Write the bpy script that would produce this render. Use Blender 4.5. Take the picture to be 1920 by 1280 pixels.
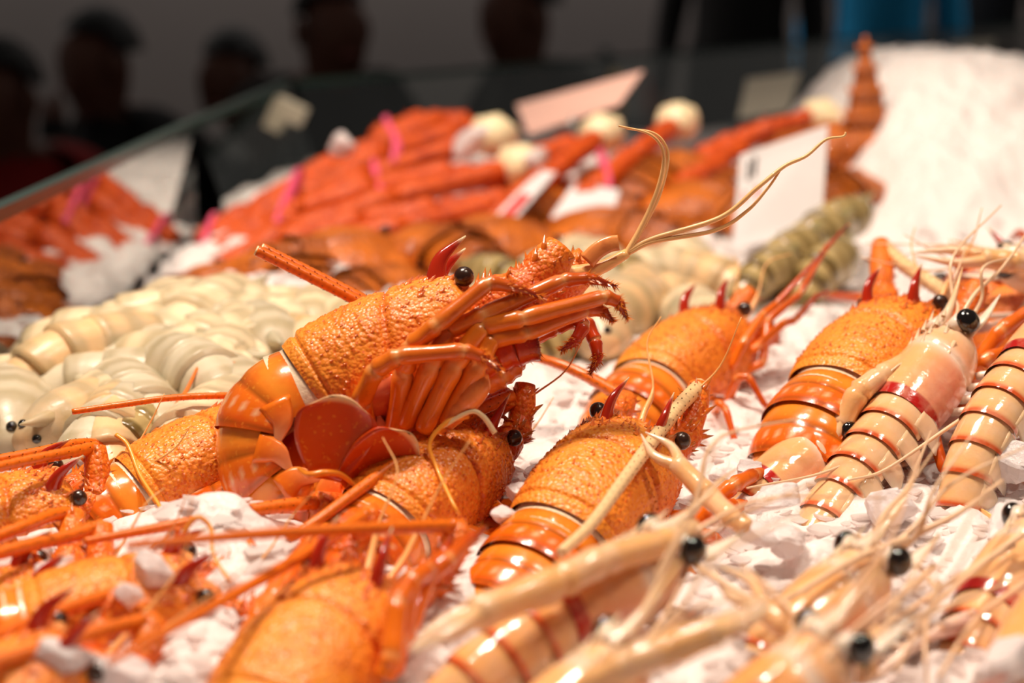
import bpy, math, random
import numpy as np
from mathutils import Matrix, Vector

for o in list(bpy.data.objects):
    bpy.data.objects.remove(o, do_unlink=True)
SC = bpy.context.scene
COL = SC.collection
R = math.radians

# ------------------------------------------------------------------ camera
FPX = 1920 * 50 / 36.0
PITCH = R(14.3)
CAMP = np.array([0, 0, 1.25])
RT = np.array([1.0, 0, 0])
FW = np.array([0, math.cos(PITCH), -math.sin(PITCH)])
UP = np.array([0, math.sin(PITCH), math.cos(PITCH)])
cd = bpy.data.cameras.new('camera')
cam = bpy.data.objects.new('camera', cd)
COL.objects.link(cam)
cam.location = CAMP
cam.rotation_euler = (math.pi / 2 - PITCH, 0, 0)
cd.lens = 50
cd.sensor_width = 36
cd.clip_start = 0.02
cd.dof.use_dof = True
cd.dof.focus_distance = 0.70
cd.dof.aperture_fstop = 4.0
SC.camera = cam

# ------------------------------------------------------------------ world, light, exposure
w = bpy.data.worlds.new('world')
SC.world = w
w.use_nodes = True
w.node_tree.nodes['Background'].inputs[0].default_value = (1.0, 0.93, 0.86, 1)
w.node_tree.nodes['Background'].inputs[1].default_value = 0.075
SC.view_settings.view_transform = 'Standard'
SC.view_settings.look = 'None'
SC.view_settings.gamma = 1
SC.view_settings.exposure = 0.04
SC.view_settings.use_curve_mapping = False


def spot(loc, aim, watt, size=62, radius=0.028, colr=(1.0, 0.84, 0.68)):
    l = bpy.data.lights.new('ceiling_spot', 'SPOT')
    l.energy = watt
    l.spot_size = R(size)
    l.spot_blend = 0.6
    l.shadow_soft_size = radius
    l.color = colr
    o = bpy.data.objects.new('ceiling_spot', l)
    COL.objects.link(o)
    o.location = loc
    d = Vector(aim) - Vector(loc)
    o.rotation_euler = d.to_track_quat('-Z', 'Y').to_euler()


for (lx, ly) in ((-0.60, 0.84), (-0.46, 0.98), (-0.36, 0.82), (-0.20, 0.95)):
    spot((lx, ly, 2.75), (0.05, 0.95, 1.0), 40)
for (lx, ly) in ((0.50, 0.50), (0.66, 0.40)):
    spot((lx, ly, 2.75), (0.10, 0.95, 1.0), 24)
spot((-0.15, 1.9, 2.8), (-0.31, 1.98, 1.1), 60, 20)
spot((0.25, 1.7, 2.8), (0.0, 1.6, 1.0), 9, 80)

wl = bpy.data.lights.new('wall_fill', 'AREA'); wl.shape = 'RECTANGLE'; wl.size = 7; wl.size_y = 0.3; wl.energy = 100; wl.color = (1.0, .93, .88)  # added fill strip that lifts the back wall, no fixture behind it
wo = bpy.data.objects.new('wall_fill', wl); COL.objects.link(wo); wo.location = (0, 5.0, 3.0); wo.rotation_euler = (R(40), 0, 0)


def P(px, py, d):
    return CAMP + d * FW + d * (px - 960) / FPX * RT - d * (py - 640) / FPX * UP


def CV(v):
    return v[0] * RT + v[1] * UP + v[2] * FW


# ------------------------------------------------------------------ helpers
def srgb(r, g, b):
    f = lambda c: c / 12.92 if c <= 0.04045 else ((c + 0.055) / 1.055) ** 2.4
    return np.array([f(r / 255), f(g / 255), f(b / 255)])


def tag(o, label=None, cat=None, group=None, kind=None):
    if label: o['label'] = label
    if cat: o['category'] = cat
    if group: o['group'] = group
    if kind: o['kind'] = kind
    return o


class MB:
    def __init__(s):
        s.V = []; s.F = []; s.C = []; s.n = 0

    def add(s, V, F, col=(1, 1, 1)):
        V = np.asarray(V, float)
        c = np.asarray(col, float)
        if c.ndim == 1:
            c = np.tile(c, (len(V), 1))
        s.V.append(V); s.C.append(c)
        if isinstance(F, np.ndarray):
            s.F.extend((F + s.n).tolist())
        else:
            s.F.extend([[i + s.n for i in f] for f in F])
        s.n += len(V)
        return s

    def build(s, name, mat, parent=None, smooth=True, kind=None, scale=1.0):
        me = bpy.data.meshes.new(name)
        V = np.concatenate(s.V) * scale
        me.from_pydata(V.tolist(), [], s.F)
        a = me.color_attributes.new('Col', 'FLOAT_COLOR', 'POINT')
        C = np.concatenate(s.C)
        a.data.foreach_set('color', np.c_[C, np.ones(len(C))].astype(np.float32).ravel())
        if smooth:
            me.polygons.foreach_set('use_smooth', np.ones(len(me.polygons), bool))
        me.materials.append(mat)
        o = bpy.data.objects.new(name, me)
        COL.objects.link(o)
        if parent: o.parent = parent
        if kind: o['kind'] = kind
        return o


def gridF(n, m, close=False):
    i, j = np.meshgrid(np.arange(n - 1), np.arange(m if close else m - 1), indexing='ij')
    j2 = (j + 1) % m
    return np.stack([i * m + j, (i + 1) * m + j, (i + 1) * m + j2, i * m + j2], -1).reshape(-1, 4)


def loft(rings, close=True, cap=True):
    rings = np.asarray(rings, float)
    n, m, _ = rings.shape
    V = rings.reshape(-1, 3)
    F = gridF(n, m, close).tolist()
    if close and cap:
        F.append(list(range(m)))
        F.append(list(range((n - 1) * m, n * m))[::-1])
    return V, F


def norm(v):
    v = np.asarray(v, float)
    return v / (np.linalg.norm(v, axis=-1, keepdims=True) + 1e-12)


def crom(pts, n=8):
    pts = np.asarray(pts, float)
    if len(pts) == 2:
        t = np.linspace(0, 1, n + 1)[:, None]
        return pts[0] * (1 - t) + pts[1] * t
    p = np.vstack([2 * pts[0] - pts[1], pts, 2 * pts[-1] - pts[-2]])
    out = []
    for i in range(1, len(p) - 2):
        t = np.linspace(0, 1, n, endpoint=False)[:, None]
        out.append(0.5 * (2 * p[i] + (p[i + 1] - p[i - 1]) * t + (2 * p[i - 1] - 5 * p[i] + 4 * p[i + 1] - p[i + 2]) * t ** 2
                          + (3 * p[i] - p[i - 1] - 3 * p[i + 1] + p[i + 2]) * t ** 3))
    out.append(pts[-1][None])
    return np.vstack(out)


def frames(path, ref=None):
    path = np.asarray(path, float)
    T = norm(np.gradient(path, axis=0))
    r = np.array([0, 0, 1.0]) if ref is None else np.asarray(ref, float)
    if abs(np.dot(T[0], r)) > 0.95: r = np.array([1.0, 0.2, 0])
    N = np.zeros_like(T)
    n = norm(r - T[0] * np.dot(r, T[0]))
    for i in range(len(T)):
        n = norm(n - T[i] * np.dot(n, T[i]))
        N[i] = n
    return T, N, np.cross(T, N)


def tube(path, rad, seg=10, flat=1.0, ref=None, cap=True):
    path = np.asarray(path, float)
    rad = np.broadcast_to(np.asarray(rad, float), (len(path),))
    T, N, B = frames(path, ref)
    a = np.linspace(0, 2 * math.pi, seg, endpoint=False)
    rings = path[:, None] + rad[:, None, None] * (N[:, None] * np.cos(a)[None, :, None] * flat + B[:, None] * np.sin(a)[None, :, None])
    return loft(rings, True, cap)


def cones(base, dirs, ln, rd, sides=5, bend=0.0):
    base = np.asarray(base, float); dirs = norm(dirs); n = len(base)
    ln = np.broadcast_to(ln, (n,)); rd = np.broadcast_to(rd, (n,))
    r = np.where(np.abs(dirs[:, 2:3]) > 0.9, np.array([[1.0, 0, 0]]), np.array([[0, 0, 1.0]]))
    A = norm(np.cross(dirs, r)); B = np.cross(dirs, A)
    a = np.linspace(0, 2 * math.pi, sides, endpoint=False)
    ring = base[:, None] - dirs[:, None] * (0.25 * ln)[:, None, None] + rd[:, None, None] * (A[:, None] * np.cos(a)[None, :, None] + B[:, None] * np.sin(a)[None, :, None])
    tip = base + dirs * ln[:, None]
    V = np.concatenate([ring, tip[:, None]], 1).reshape(-1, 3)
    k = np.arange(n)[:, None] * (sides + 1)
    j = np.arange(sides)
    F = np.stack([k + j, k + (j + 1) % sides, np.broadcast_to(k + sides, (n, sides))], -1).reshape(-1, 3)
    return V, F


def sphere(c, r, nu=12, nv=16, sc=(1, 1, 1)):
    th = np.linspace(0.05, math.pi - 0.05, nu)
    ph = np.linspace(0, 2 * math.pi, nv, endpoint=False)
    rr = np.stack([np.sin(th)[:, None] * np.cos(ph), np.sin(th)[:, None] * np.sin(ph), np.broadcast_to(np.cos(th)[:, None], (nu, nv))], -1)
    return loft(np.asarray(c) + rr * r * np.asarray(sc), True, True)


def box(c, s):
    c = np.asarray(c, float); s = np.asarray(s, float) / 2
    V = np.array([[x, y, z] for x in (-1, 1) for y in (-1, 1) for z in (-1, 1)]) * s + c
    F = [[0, 1, 3, 2], [4, 6, 7, 5], [0, 4, 5, 1], [2, 3, 7, 6], [0, 2, 6, 4], [1, 5, 7, 3]]
    return V, F


def ip(u, xs, ys):
    """smooth interpolation"""
    u = np.asarray(u, float); xs = np.asarray(xs, float); ys = np.asarray(ys, float)
    i = np.clip(np.searchsorted(xs, u) - 1, 0, len(xs) - 2)
    m = np.gradient(ys, xs)
    h = xs[i + 1] - xs[i]; t = np.clip((u - xs[i]) / h, 0, 1)
    return (ys[i] * (2 * t ** 3 - 3 * t ** 2 + 1) + m[i] * h * (t ** 3 - 2 * t ** 2 + t) + ys[i + 1] * (-2 * t ** 3 + 3 * t ** 2) + m[i + 1] * h * (t ** 3 - t ** 2))


def g(x, s):
    return np.exp(-(x / s) ** 2)


def vnoise(x, y, seed=0):
    rng = np.random.RandomState(seed)
    T = rng.rand(256, 256)
    xi = np.floor(x).astype(int); yi = np.floor(y).astype(int)
    fx = x - xi; fy = y - yi
    fx = fx * fx * (3 - 2 * fx); fy = fy * fy * (3 - 2 * fy)
    a = T[xi % 256, yi % 256]; b = T[(xi + 1) % 256, yi % 256]; c = T[xi % 256, (yi + 1) % 256]; d = T[(xi + 1) % 256, (yi + 1) % 256]
    return (a * (1 - fx) + b * fx) * (1 - fy) + (c * (1 - fx) + d * fx) * fy - 0.5


def mixc(a, b, t):
    t = np.clip(np.asarray(t, float), 0, 1)[..., None]
    return np.asarray(a) * (1 - t) + np.asarray(b) * t


# ------------------------------------------------------------------ materials
def material(name, col=None, attr=False, rough=0.4, bump=None, vor=None, var=None, coat=0.0, spec=0.5, trans=0.0, ior=1.45,
             sss=0.0, sssr=(0.01, 0.005, 0.002), translucent=0.0, metallic=0.0, coatr=0.08):
    m = bpy.data.materials.new(name)
    m.use_nodes = True
    nt = m.node_tree; N = nt.nodes; L = nt.links
    b = N['Principled BSDF']
    tc = N.new('ShaderNodeTexCoord')
    if attr:
        a = N.new('ShaderNodeVertexColor'); a.layer_name = 'Col'
        src = a.outputs['Color']
    else:
        a = N.new('ShaderNodeRGB'); a.outputs[0].default_value = (*col, 1)
        src = a.outputs[0]
    if var:                                   # list of (scale, colour, lo, hi, amount, detail)
        for (sc_, c2, lo, hi, amt, det) in var:
            n = N.new('ShaderNodeTexNoise'); n.inputs['Scale'].default_value = sc_; n.inputs['Detail'].default_value = det
            L.new(tc.outputs['Object'], n.inputs['Vector'])
            r = N.new('ShaderNodeMapRange'); r.inputs[1].default_value = lo; r.inputs[2].default_value = hi; r.inputs[4].default_value = amt
            L.new(n.outputs['Fac'], r.inputs[0])
            mx = N.new('ShaderNodeMix'); mx.data_type = 'RGBA'
            L.new(r.outputs[0], mx.inputs[0]); L.new(src, mx.inputs[6]); mx.inputs[7].default_value = (*c2, 1)
            src = mx.outputs[2]
    if vor:                                   # (scale, colour, radius, amount): small dots
        for (sc_, c2, rad, amt) in vor:
            n = N.new('ShaderNodeTexVoronoi'); n.inputs['Scale'].default_value = sc_
            L.new(tc.outputs['Object'], n.inputs['Vector'])
            r = N.new('ShaderNodeMapRange'); r.inputs[1].default_value = rad; r.inputs[2].default_value = rad * .55; r.inputs[4].default_value = amt
            L.new(n.outputs['Distance'], r.inputs[0])
            mx = N.new('ShaderNodeMix'); mx.data_type = 'RGBA'
            L.new(r.outputs[0], mx.inputs[0]); L.new(src, mx.inputs[6]); mx.inputs[7].default_value = (*c2, 1)
            src = mx.outputs[2]
    L.new(src, b.inputs['Base Color'])
    b.inputs['Roughness'].default_value = rough
    b.inputs['Specular IOR Level'].default_value = spec
    b.inputs['Coat Weight'].default_value = coat
    b.inputs['Coat Roughness'].default_value = coatr
    b.inputs['Transmission Weight'].default_value = trans
    b.inputs['IOR'].default_value = ior
    b.inputs['Metallic'].default_value = metallic
    if sss:
        b.inputs['Subsurface Weight'].default_value = sss
        b.inputs['Subsurface Radius'].default_value = sssr
        b.inputs['Subsurface Scale'].default_value = 1.0
    nrm = None
    for spec_ in (bump or []):                # (kind, scale, strength, distance)
        kind, sc_, st, dist = spec_
        if kind == 'n':
            n = N.new('ShaderNodeTexNoise'); n.inputs['Scale'].default_value = sc_; n.inputs['Detail'].default_value = 4
            out = n.outputs['Fac']
        else:
            n = N.new('ShaderNodeTexVoronoi'); n.inputs['Scale'].default_value = sc_
            out = n.outputs['Distance']
        L.new(tc.outputs['Object'], n.inputs['Vector'])
        bp = N.new('ShaderNodeBump'); bp.inputs['Strength'].default_value = st; bp.inputs['Distance'].default_value = dist
        if kind == 'v': bp.invert = True
        L.new(out, bp.inputs['Height'])
        if nrm: L.new(nrm, bp.inputs['Normal'])
        nrm = bp.outputs[0]
    if nrm:
        L.new(nrm, b.inputs['Normal'])
        if coat: L.new(nrm, b.inputs['Coat Normal'])
    if translucent:
        t = N.new('ShaderNodeBsdfTranslucent'); L.new(src, t.inputs[0])
        ms = N.new('ShaderNodeMixShader'); ms.inputs[0].default_value = translucent
        L.new(b.outputs[0], ms.inputs[1]); L.new(t.outputs[0], ms.inputs[2])
        L.new(ms.outputs[0], N['Material Output'].inputs[0])
    return m


ORANGE = srgb(242, 118, 18)
DEEP = srgb(214, 74, 12)
YEL = srgb(250, 164, 54)
RED = srgb(168, 26, 10)
DRED = srgb(110, 12, 8)
CREAM = srgb(246, 222, 176)
PEACH = srgb(242, 184, 122)
MEMB = srgb(250, 226, 196)

M_CAR = material('cooked_rough_shell', attr=True, rough=0.42, coat=0.22, coatr=0.2,
                 bump=[('v', 480, 0.5, 0.0012), ('n', 700, 0.25, 0.0008)], vor=[(380, srgb(206, 66, 10), .36, .6), (700, srgb(250, 186, 90), .30, .35)],
                 var=[(420, YEL, 0.52, 0.68, 0.5, 2), (26, DEEP, 0.5, 0.75, 0.35, 2)])
M_SHELL = material('cooked_smooth_shell', attr=True, rough=0.22, coat=0.5, coatr=0.06,
                   bump=[('n', 220, 0.12, 0.001)], var=[(90, DEEP, 0.5, 0.75, 0.4, 3), (400, YEL, 0.62, 0.72, 0.35, 1)])
M_LEG = material('cooked_leg_shell', attr=True, rough=0.25, coat=0.4, bump=[('n', 300, 0.15, 0.0008)],
                 var=[(140, RED, 0.55, 0.8, 0.45, 3)])
M_FLAG = material('antenna_shell', attr=True, rough=0.35, coat=0.2, bump=[('n', 500, 0.2, 0.0006)])
M_HORN = material('horn_shell', attr=True, rough=0.18, coat=0.5)
M_EYE = material('eye_black', srgb(20, 12, 9), rough=0.06, spec=0.8, coat=0.6)
M_EYEB = material('eye_brown', srgb(52, 27, 14), rough=0.22, spec=0.7, coat=0.3, bump=[('v', 2500, 0.1, 0.0003)])
M_MEMB = material('membrane', attr=True, rough=0.3, coat=0.3, bump=[('n', 250, 0.35, 0.002)])
M_LANG = material('langoustine_shell', attr=True, rough=0.16, coat=0.7, coatr=0.04, sss=0.25, sssr=(0.006, 0.003, 0.001),
                  bump=[('n', 170, 0.30, 0.0012)], var=[(110, srgb(246, 206, 170), 0.45, 0.75, 0.4, 3)])
M_LLEG = material('langoustine_leg_shell', attr=True, rough=0.25, coat=0.4, bump=[('n', 300, 0.1, 0.0006)])
M_ICE = material('packed_ice', srgb(238, 229, 227), rough=0.42, spec=0.5, sss=0.4, sssr=(0.014, 0.011, 0.010),
                 bump=[('n', 140, 0.5, 0.004), ('v', 260, 0.35, 0.002)])
M_FLAKE = material('ice_flake', srgb(248, 241, 239), rough=0.2, coat=0.2, translucent=0.5, bump=[('n', 200, 0.3, 0.002)])
M_CHUNK = material('clear_ice_chunk', srgb(250, 240, 240), rough=0.14, trans=0.25, ior=1.25, bump=[('n', 170, 0.5, 0.003)])


def thing(name, label, cat, loc=(0, 0, 0), rot=None, group=None, kind=None):
    o = bpy.data.objects.new(name, None)
    COL.objects.link(o)
    o.empty_display_size = 0.02
    M = Matrix.Translation(Vector(loc))
    if rot is not None:
        M = M @ Matrix(np.asarray(rot).tolist()).to_4x4()
    o.matrix_world = M
    o['_o'] = [float(x) for x in loc]
    tag(o, label, cat, group, kind)
    return o


class Frame:
    """origin + rotation of a creature, local x forward, z dorsal"""
    def __init__(s, px, py, d, fwd, dors, center=(0.05, 0, 0), scale=1.0, df=1.0):
        s.df = df; d = d * df; scale = scale * df
        X = norm(CV(fwd)); Z = CV(dors); Z = norm(Z - X * np.dot(Z, X)); Y = np.cross(Z, X)
        s.Rm = np.stack([X, Y, Z], 1)
        s.o = P(px, py, d) - s.Rm @ (np.asarray(center) * scale)

    def loc(s, W):
        return (np.asarray(W, float) - s.o) @ s.Rm

    def px(s, pts):
        return s.loc(np.array([P(p[0], p[1], p[2] * s.df) for p in pts]))


# ------------------------------------------------------------------ the room
def plain(name, V, F, m, **kw):
    return MB().add(V, F).build(name, m, smooth=False, **kw)


M_FLOOR = material('floor_tile', srgb(70, 66, 62), rough=0.5, var=[(3, srgb(50, 47, 44), 0.4, 0.6, 0.7, 3)])
M_WALL = material('wall_paint', srgb(92, 85, 82), rough=0.8, var=[(0.8, srgb(80, 74, 72), 0.4, 0.65, 0.6, 2)])
M_STEEL = material('steel', srgb(150, 150, 148), rough=0.35, metallic=1.0)
o = plain('floor', *box((0, 2.6, -0.05), (9, 7.2, 0.1)), M_FLOOR, kind='structure')
o = plain('wall_back', *box((0, 5.9, 1.6), (9, 0.1, 3.2)), M_WALL, kind='structure')

# counter body with a raised rim, running away from the camera
GX = -0.335
CORNER = (-0.318, 1.62)
cnt = thing('display_counter', 'steel fish counter holding the bed of crushed ice', 'counter', (0.6, 1.2, 0.0))
def prism(poly, z0, z1):
    n = len(poly); off = np.array([0.6, 1.2])
    V = [(*(np.array(p) - off), z0) for p in poly] + [(*(np.array(p) - off), z1) for p in poly]
    return V, [list(range(n))[::-1], list(range(n, 2 * n))] + [[i, (i + 1) % n, (i + 1) % n + n, i + n] for i in range(n)]


MB().add(*prism([(-.36, .28), (1.9, .28), (1.9, 5.02), (-.35, 2.10)], 0, .88)).build('counter_body', M_STEEL, cnt, smooth=False)
MB().add(*prism([(-.375, .26), (1.92, .26), (1.92, 5.06), (-.365, 2.12)], .88, .93)).build('counter_tray', M_STEEL, cnt, smooth=False)


# glass shields
def glass_mat():
    m = bpy.data.materials.new('shield_glass'); m.use_nodes = True
    nt = m.node_tree; N = nt.nodes; L = nt.links
    N.remove(N['Principled BSDF'])
    t = N.new('ShaderNodeBsdfTransparent'); t.inputs[0].default_value = (0.80, 0.86, 0.83, 1)
    gl = N.new('ShaderNodeBsdfGlossy'); gl.inputs['Roughness'].default_value = 0.0
    gl.inputs[0].default_value = (0.95, 0.97, 0.95, 1)
    fr = N.new('ShaderNodeFresnel'); fr.inputs[0].default_value = 1.55
    mul = N.new('ShaderNodeMath'); mul.operation = 'MULTIPLY'; mul.inputs[1].default_value = 2.4; mul.use_clamp = True
    L.new(fr.outputs[0], mul.inputs[0])
    ms = N.new('ShaderNodeMixShader'); L.new(mul.outputs[0], ms.inputs[0]); L.new(t.outputs[0], ms.inputs[1]); L.new(gl.outputs[0], ms.inputs[2])
    L.new(ms.outputs[0], N['Material Output'].inputs[0])
    return m


M_GLASS = glass_mat()
M_EDGE = material('glass_edge', srgb(38, 62, 56), rough=0.2, spec=0.6)


def pane(a, b, z0, z1, label, th=0.006, lean=0.0):
    a = np.array([*a, 0.0]); b = np.array([*b, 0.0])
    dirv = norm(b - a); nrm = np.array([-dirv[1], dirv[0], 0])
    root = thing('glass_shield', label, 'glass', (*((a + b) / 2)[:2], z0), group='glass shields around the counter')
    off = np.array([*((a + b) / 2)[:2], z0])
    q = lambda p, z: np.array([p[0], p[1], z])
    V = [q(a, z0) - nrm * lean, q(b, z0) - nrm * lean, q(b, z1), q(a, z1)]
    MB().add(np.array(V) - off, [[0, 1, 2, 3]]).build('glass_sheet', M_GLASS, root, smooth=False)
    e = MB()
    pts = [q(a, z1), q(b, z1), q(b, z1 + 0.009), q(a, z1 + 0.009)]
    V = np.array([p - nrm * th for p in pts] + [p + nrm * th for p in pts]) - off
    e.add(V, [[0, 1, 2, 3], [7, 6, 5, 4], [0, 4, 5, 1], [3, 2, 6, 7], [1, 5, 6, 2], [0, 3, 7, 4]])
    e.build('polished_edge', M_EDGE, root, smooth=False)
    return root


pA = (GX, 0.45); pB = (GX, 1.50); pC = (-0.325, 2.09); pD = (1.9, 5.0)
pane(pA, pB, 0.93, 1.098, 'long glass shield along the left side of the ice bed')
pane((pB[0], pB[1] + 0.012), pC, 0.93, 1.098, 'short dark glass shield next to the bright corner clamp', lean=.055)
pane((pC[0] + 0.012, pC[1] + 0.012), pD, 0.93, 1.098, 'far glass shield behind the crab legs', lean=.03)
M_CLAMP = material('clamp_plastic', srgb(250, 240, 214), rough=0.35)
cl = thing('glass_clamp', 'bright cream clamp holding the glass shields at the corner', 'clamp', tuple(P(538, 205, 1.98)))
V, F = box((0, 0, 0), (0.055, 0.03, 0.026))
MB().add(V @ np.array([[0.85, 0, -0.42], [0, 1, 0], [0.42, 0, 0.85]]), F).build('clamp_block', M_CLAMP, cl, smooth=False)
V, F = tube([(-0.004, 0, 0.0), (-0.012, 0.01, -0.13)], 0.005, 8)
MB().add(V, F).build('clamp_stem', M_STEEL, cl)


# ------------------------------------------------------------------ ice bed
def bed_z(x, y):
    x = np.asarray(x, float); y = np.asarray(y, float)
    z = 1.0 + 0 * x
    z = z + 0.160 * np.exp(-np.where(x < .52, ((x - 0.52) / 0.165) ** 4, ((x - .52) / .26) ** 2) - ((y - 1.70) / 0.33) ** 4)     # tall heap on the right
    z = z + 0.05 * np.exp(-((x - 0.05) / 0.34) ** 2 - ((y - 1.65) / 0.25) ** 2)      # rise under the crab legs
    z = z - 0.02 * np.clip((-0.24 - x) / 0.09, 0, 1)                               # falls to the glass
    z = z + 0.024 * np.exp(-((x + 0.122) / 0.034) ** 2 - ((y - 0.575) / 0.045) ** 2) + 0.014 * np.exp(-((x + 0.165) / 0.03) ** 2 - ((y - 0.62) / 0.03) ** 2)
    z = z + 0.02 * np.exp(-((x + 0.18) / 0.12) ** 2 - ((y - 1.05) / 0.16) ** 2)
    return z


def make_bed():
    xs = np.linspace(-0.330, 1.15, 420); ys = np.linspace(0.30, 2.42, 560)
    X, Y = np.meshgrid(xs, ys, indexing='ij')
    Z = bed_z(X, Y)
    Z = Z + 0.016 * vnoise(X * 22, Y * 22, 1) + 0.010 * vnoise(X * 60, Y * 60, 2) + 0.006 * vnoise(X * 150, Y * 150, 3)
    V = np.stack([X, Y, Z], -1)
    Fc = gridF(420, 560); cen = V.reshape(-1, 3)[Fc].mean(1)
    Fc = Fc[cen[:, 1] < 2.05 + (cen[:, 0] + .325) * 1.30]
    mb = MB(); mb.add(V.reshape(-1, 3), Fc)
    o = mb.build('ice_bed', M_ICE, None, kind='stuff')
    tag(o, 'white crushed ice heaped over the whole counter', 'ice')
    return o


make_bed()


def plate(rng, n, size, thick):
    """n irregular thin plates, random"""
    k = 6
    ang = np.linspace(0, 2 * math.pi, k, endpoint=False)[None] + rng.uniform(-0.35, 0.35, (n, k))
    rad = rng.uniform(0.55, 1.1, (n, k)) * size[:, None]
    top = np.stack([rad * np.cos(ang), rad * np.sin(ang) * 0.8, thick[:, None] * rng.uniform(0.3, 0.7, (n, k))], -1)
    bot = np.stack([rad * np.cos(ang) * 0.85, rad * np.sin(ang) * 0.68, -thick[:, None] * rng.uniform(0.3, 0.7, (n, k))], -1)
    V = np.concatenate([top, bot], 1)
    ax = rng.normal(size=(n, 3)); ax[:, 2] *= 0.4; ax = norm(ax)
    th = rng.normal(0, 0.24, n); c = np.cos(th)[:, None, None]; s = np.sin(th)[:, None, None]
    A = ax[:, None]
    V = V * c + np.cross(np.broadcast_to(A, V.shape), V) * s + A * (V * A).sum(-1, keepdims=True) * (1 - c)
    F0 = [[0, 1, 2, 3, 4, 5], [11, 10, 9, 8, 7, 6]] + [[i, i + 6, (i + 1) % 6 + 6, (i + 1) % 6] for i in range(6)]
    return V, F0


def make_flakes():
    rng = np.random.RandomState(5)
    n = 6000
    y = 0.34 + 1.0 * rng.rand(n) ** 1.5
    x = rng.uniform(-0.42, 0.42, n) * (0.25 + y)
    keep = x > -0.32
    x, y = x[keep], y[keep]; n = len(x)
    size = rng.uniform(0.002, 0.0085, n); th = size * rng.uniform(0.1, 0.3, n)
    V, F0 = plate(rng, n, size, th)
    zz = bed_z(x, y) + 0.016 * vnoise(x * 22, y * 22, 1) + 0.010 * vnoise(x * 60, y * 60, 2) + 0.0012
    V = V + np.stack([x, y, zz], -1)[:, None]
    mb = MB()
    F = []
    for i in range(n):
        F.extend([[a + 12 * i for a in f] for f in F0])
    mb.add(V.reshape(-1, 3), F)
    o = mb.build('ice_flakes', M_FLAKE, None, smooth=False, kind='stuff')
    tag(o, 'loose thin flakes of ice scattered over the ice bed', 'ice')


make_flakes()


# ------------------------------------------------------------------ rock lobster
CL = 0.105


def car_surf(u, t):
    u, t = np.broadcast_arrays(np.asarray(u, float), np.asarray(t, float))
    ph = t * 2.15
    w = ip(u, [0, .04, .2, .45, .62, .8, .93, 1.0], [.0320, .0335, .0358, .0372, .0366, .0342, .0295, .016])
    h = ip(u, [0, .04, .2, .45, .62, .8, .93, 1.0], [.0300, .0320, .0350, .0362, .0348, .0315, .0255, .011])
    sn = np.sin(ph); cs = np.cos(ph)
    y = w * np.sign(sn) * np.abs(sn) ** 0.9
    z = np.where(cs > 0, h * np.abs(cs) ** 0.85, -1.0 * h * np.abs(cs))
    x = u * CL + 0.012 * (1 - np.abs(t)) * np.clip((u - .6) / .4, 0, 1) * 0 - 0.010 * (np.abs(t) ** 2) * np.clip(1 - u / 0.4, 0, 1) * -1
    # cervical groove
    gr = 0.60 - 0.16 * np.abs(t)
    dd = 0.0022 * g(u - gr, 0.022) + 0.0018 * g(u - 0.075, 0.012)
    k = 1 - dd / 0.035
    return np.stack([x, y * k, z * k], -1)


def car_normal(u, t):
    e = 1e-3
    a = car_surf(u + e, t) - car_surf(u - e, t); b = car_surf(u, t + e) - car_surf(u, t - e)
    n = norm(np.cross(a, b))
    return n


def paddle(root, d, side, ln, wd, th=0.0012, cup=0.15, col0=ORANGE, col1=DEEP, rim=CREAM, nu=14, nv=9):
    d = norm(d); side = norm(np.asarray(side, float) - d * np.dot(side, d)); nn = np.cross(d, side)
    u = np.linspace(0.0, 1, nu); v = np.linspace(-1, 1, nv)
    wu = wd * ip(u, [0, .25, .6, .85, 1.0], [.35, .75, 1.0, .9, .55])
    top = []; cols = []
    for i, uu in enumerate(u):
        xx = uu * ln - 0.10 * ln * (v ** 2) * (uu ** 3)
        p = np.asarray(root) + d * xx[:, None] + side * (v * wu[i])[:, None] + nn * (-cup * wd * (v ** 2) - cup * 0.6 * ln * uu ** 2)[:, None]
        top.append(p)
        c = mixc(col0, col1, np.full(nv, uu))
        c = mixc(c, rim, np.full(nv, 0.8 if uu > 0.93 else 0))
        cols.append(c)
    top = np.array(top); bot = top - nn * th
    ring = np.concatenate([top, bot[:, ::-1]], 1)
    C = np.array(cols); C = np.concatenate([C, C[:, ::-1]], 1)
    V, F = loft(ring, True, True)
    return V, F, C.reshape(-1, 3)


def leg_path(j, n=7):
    """joint points -> path with straight segments and rounded knees"""
    j = np.asarray(j, float); out = []
    for a, b in zip(j[:-1], j[1:]):
        t = np.array([0.0, 0.06, 0.14, 0.32, 0.5, 0.68, 0.86, 0.94])[:, None]
        out.append(a * (1 - t) + b * t)
    out.append(j[-1][None])
    p = np.vstack(out)
    q = p.copy(); q[1:-1] = (p[:-2] + 2 * p[1:-1] + p[2:]) / 4
    return q


def leg_rad(rj, nseg):
    """radius: per-segment (start,end) pairs with a slight joint swelling"""
    prof = []
    t = np.array([0.0, 0.06, 0.14, 0.32, 0.5, 0.68, 0.86, 0.94])
    for i in range(nseg):
        a, b = rj[i], rj[i + 1]
        r = a * (1 - t) + b * t
        r = r * np.array([0.82, 1.0, 1.06, 1.02, .98, .98, 1.06, 1.05])
        prof.append(r)
    prof.append([rj[-1] * 0.6])
    return np.concatenate(prof)


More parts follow.
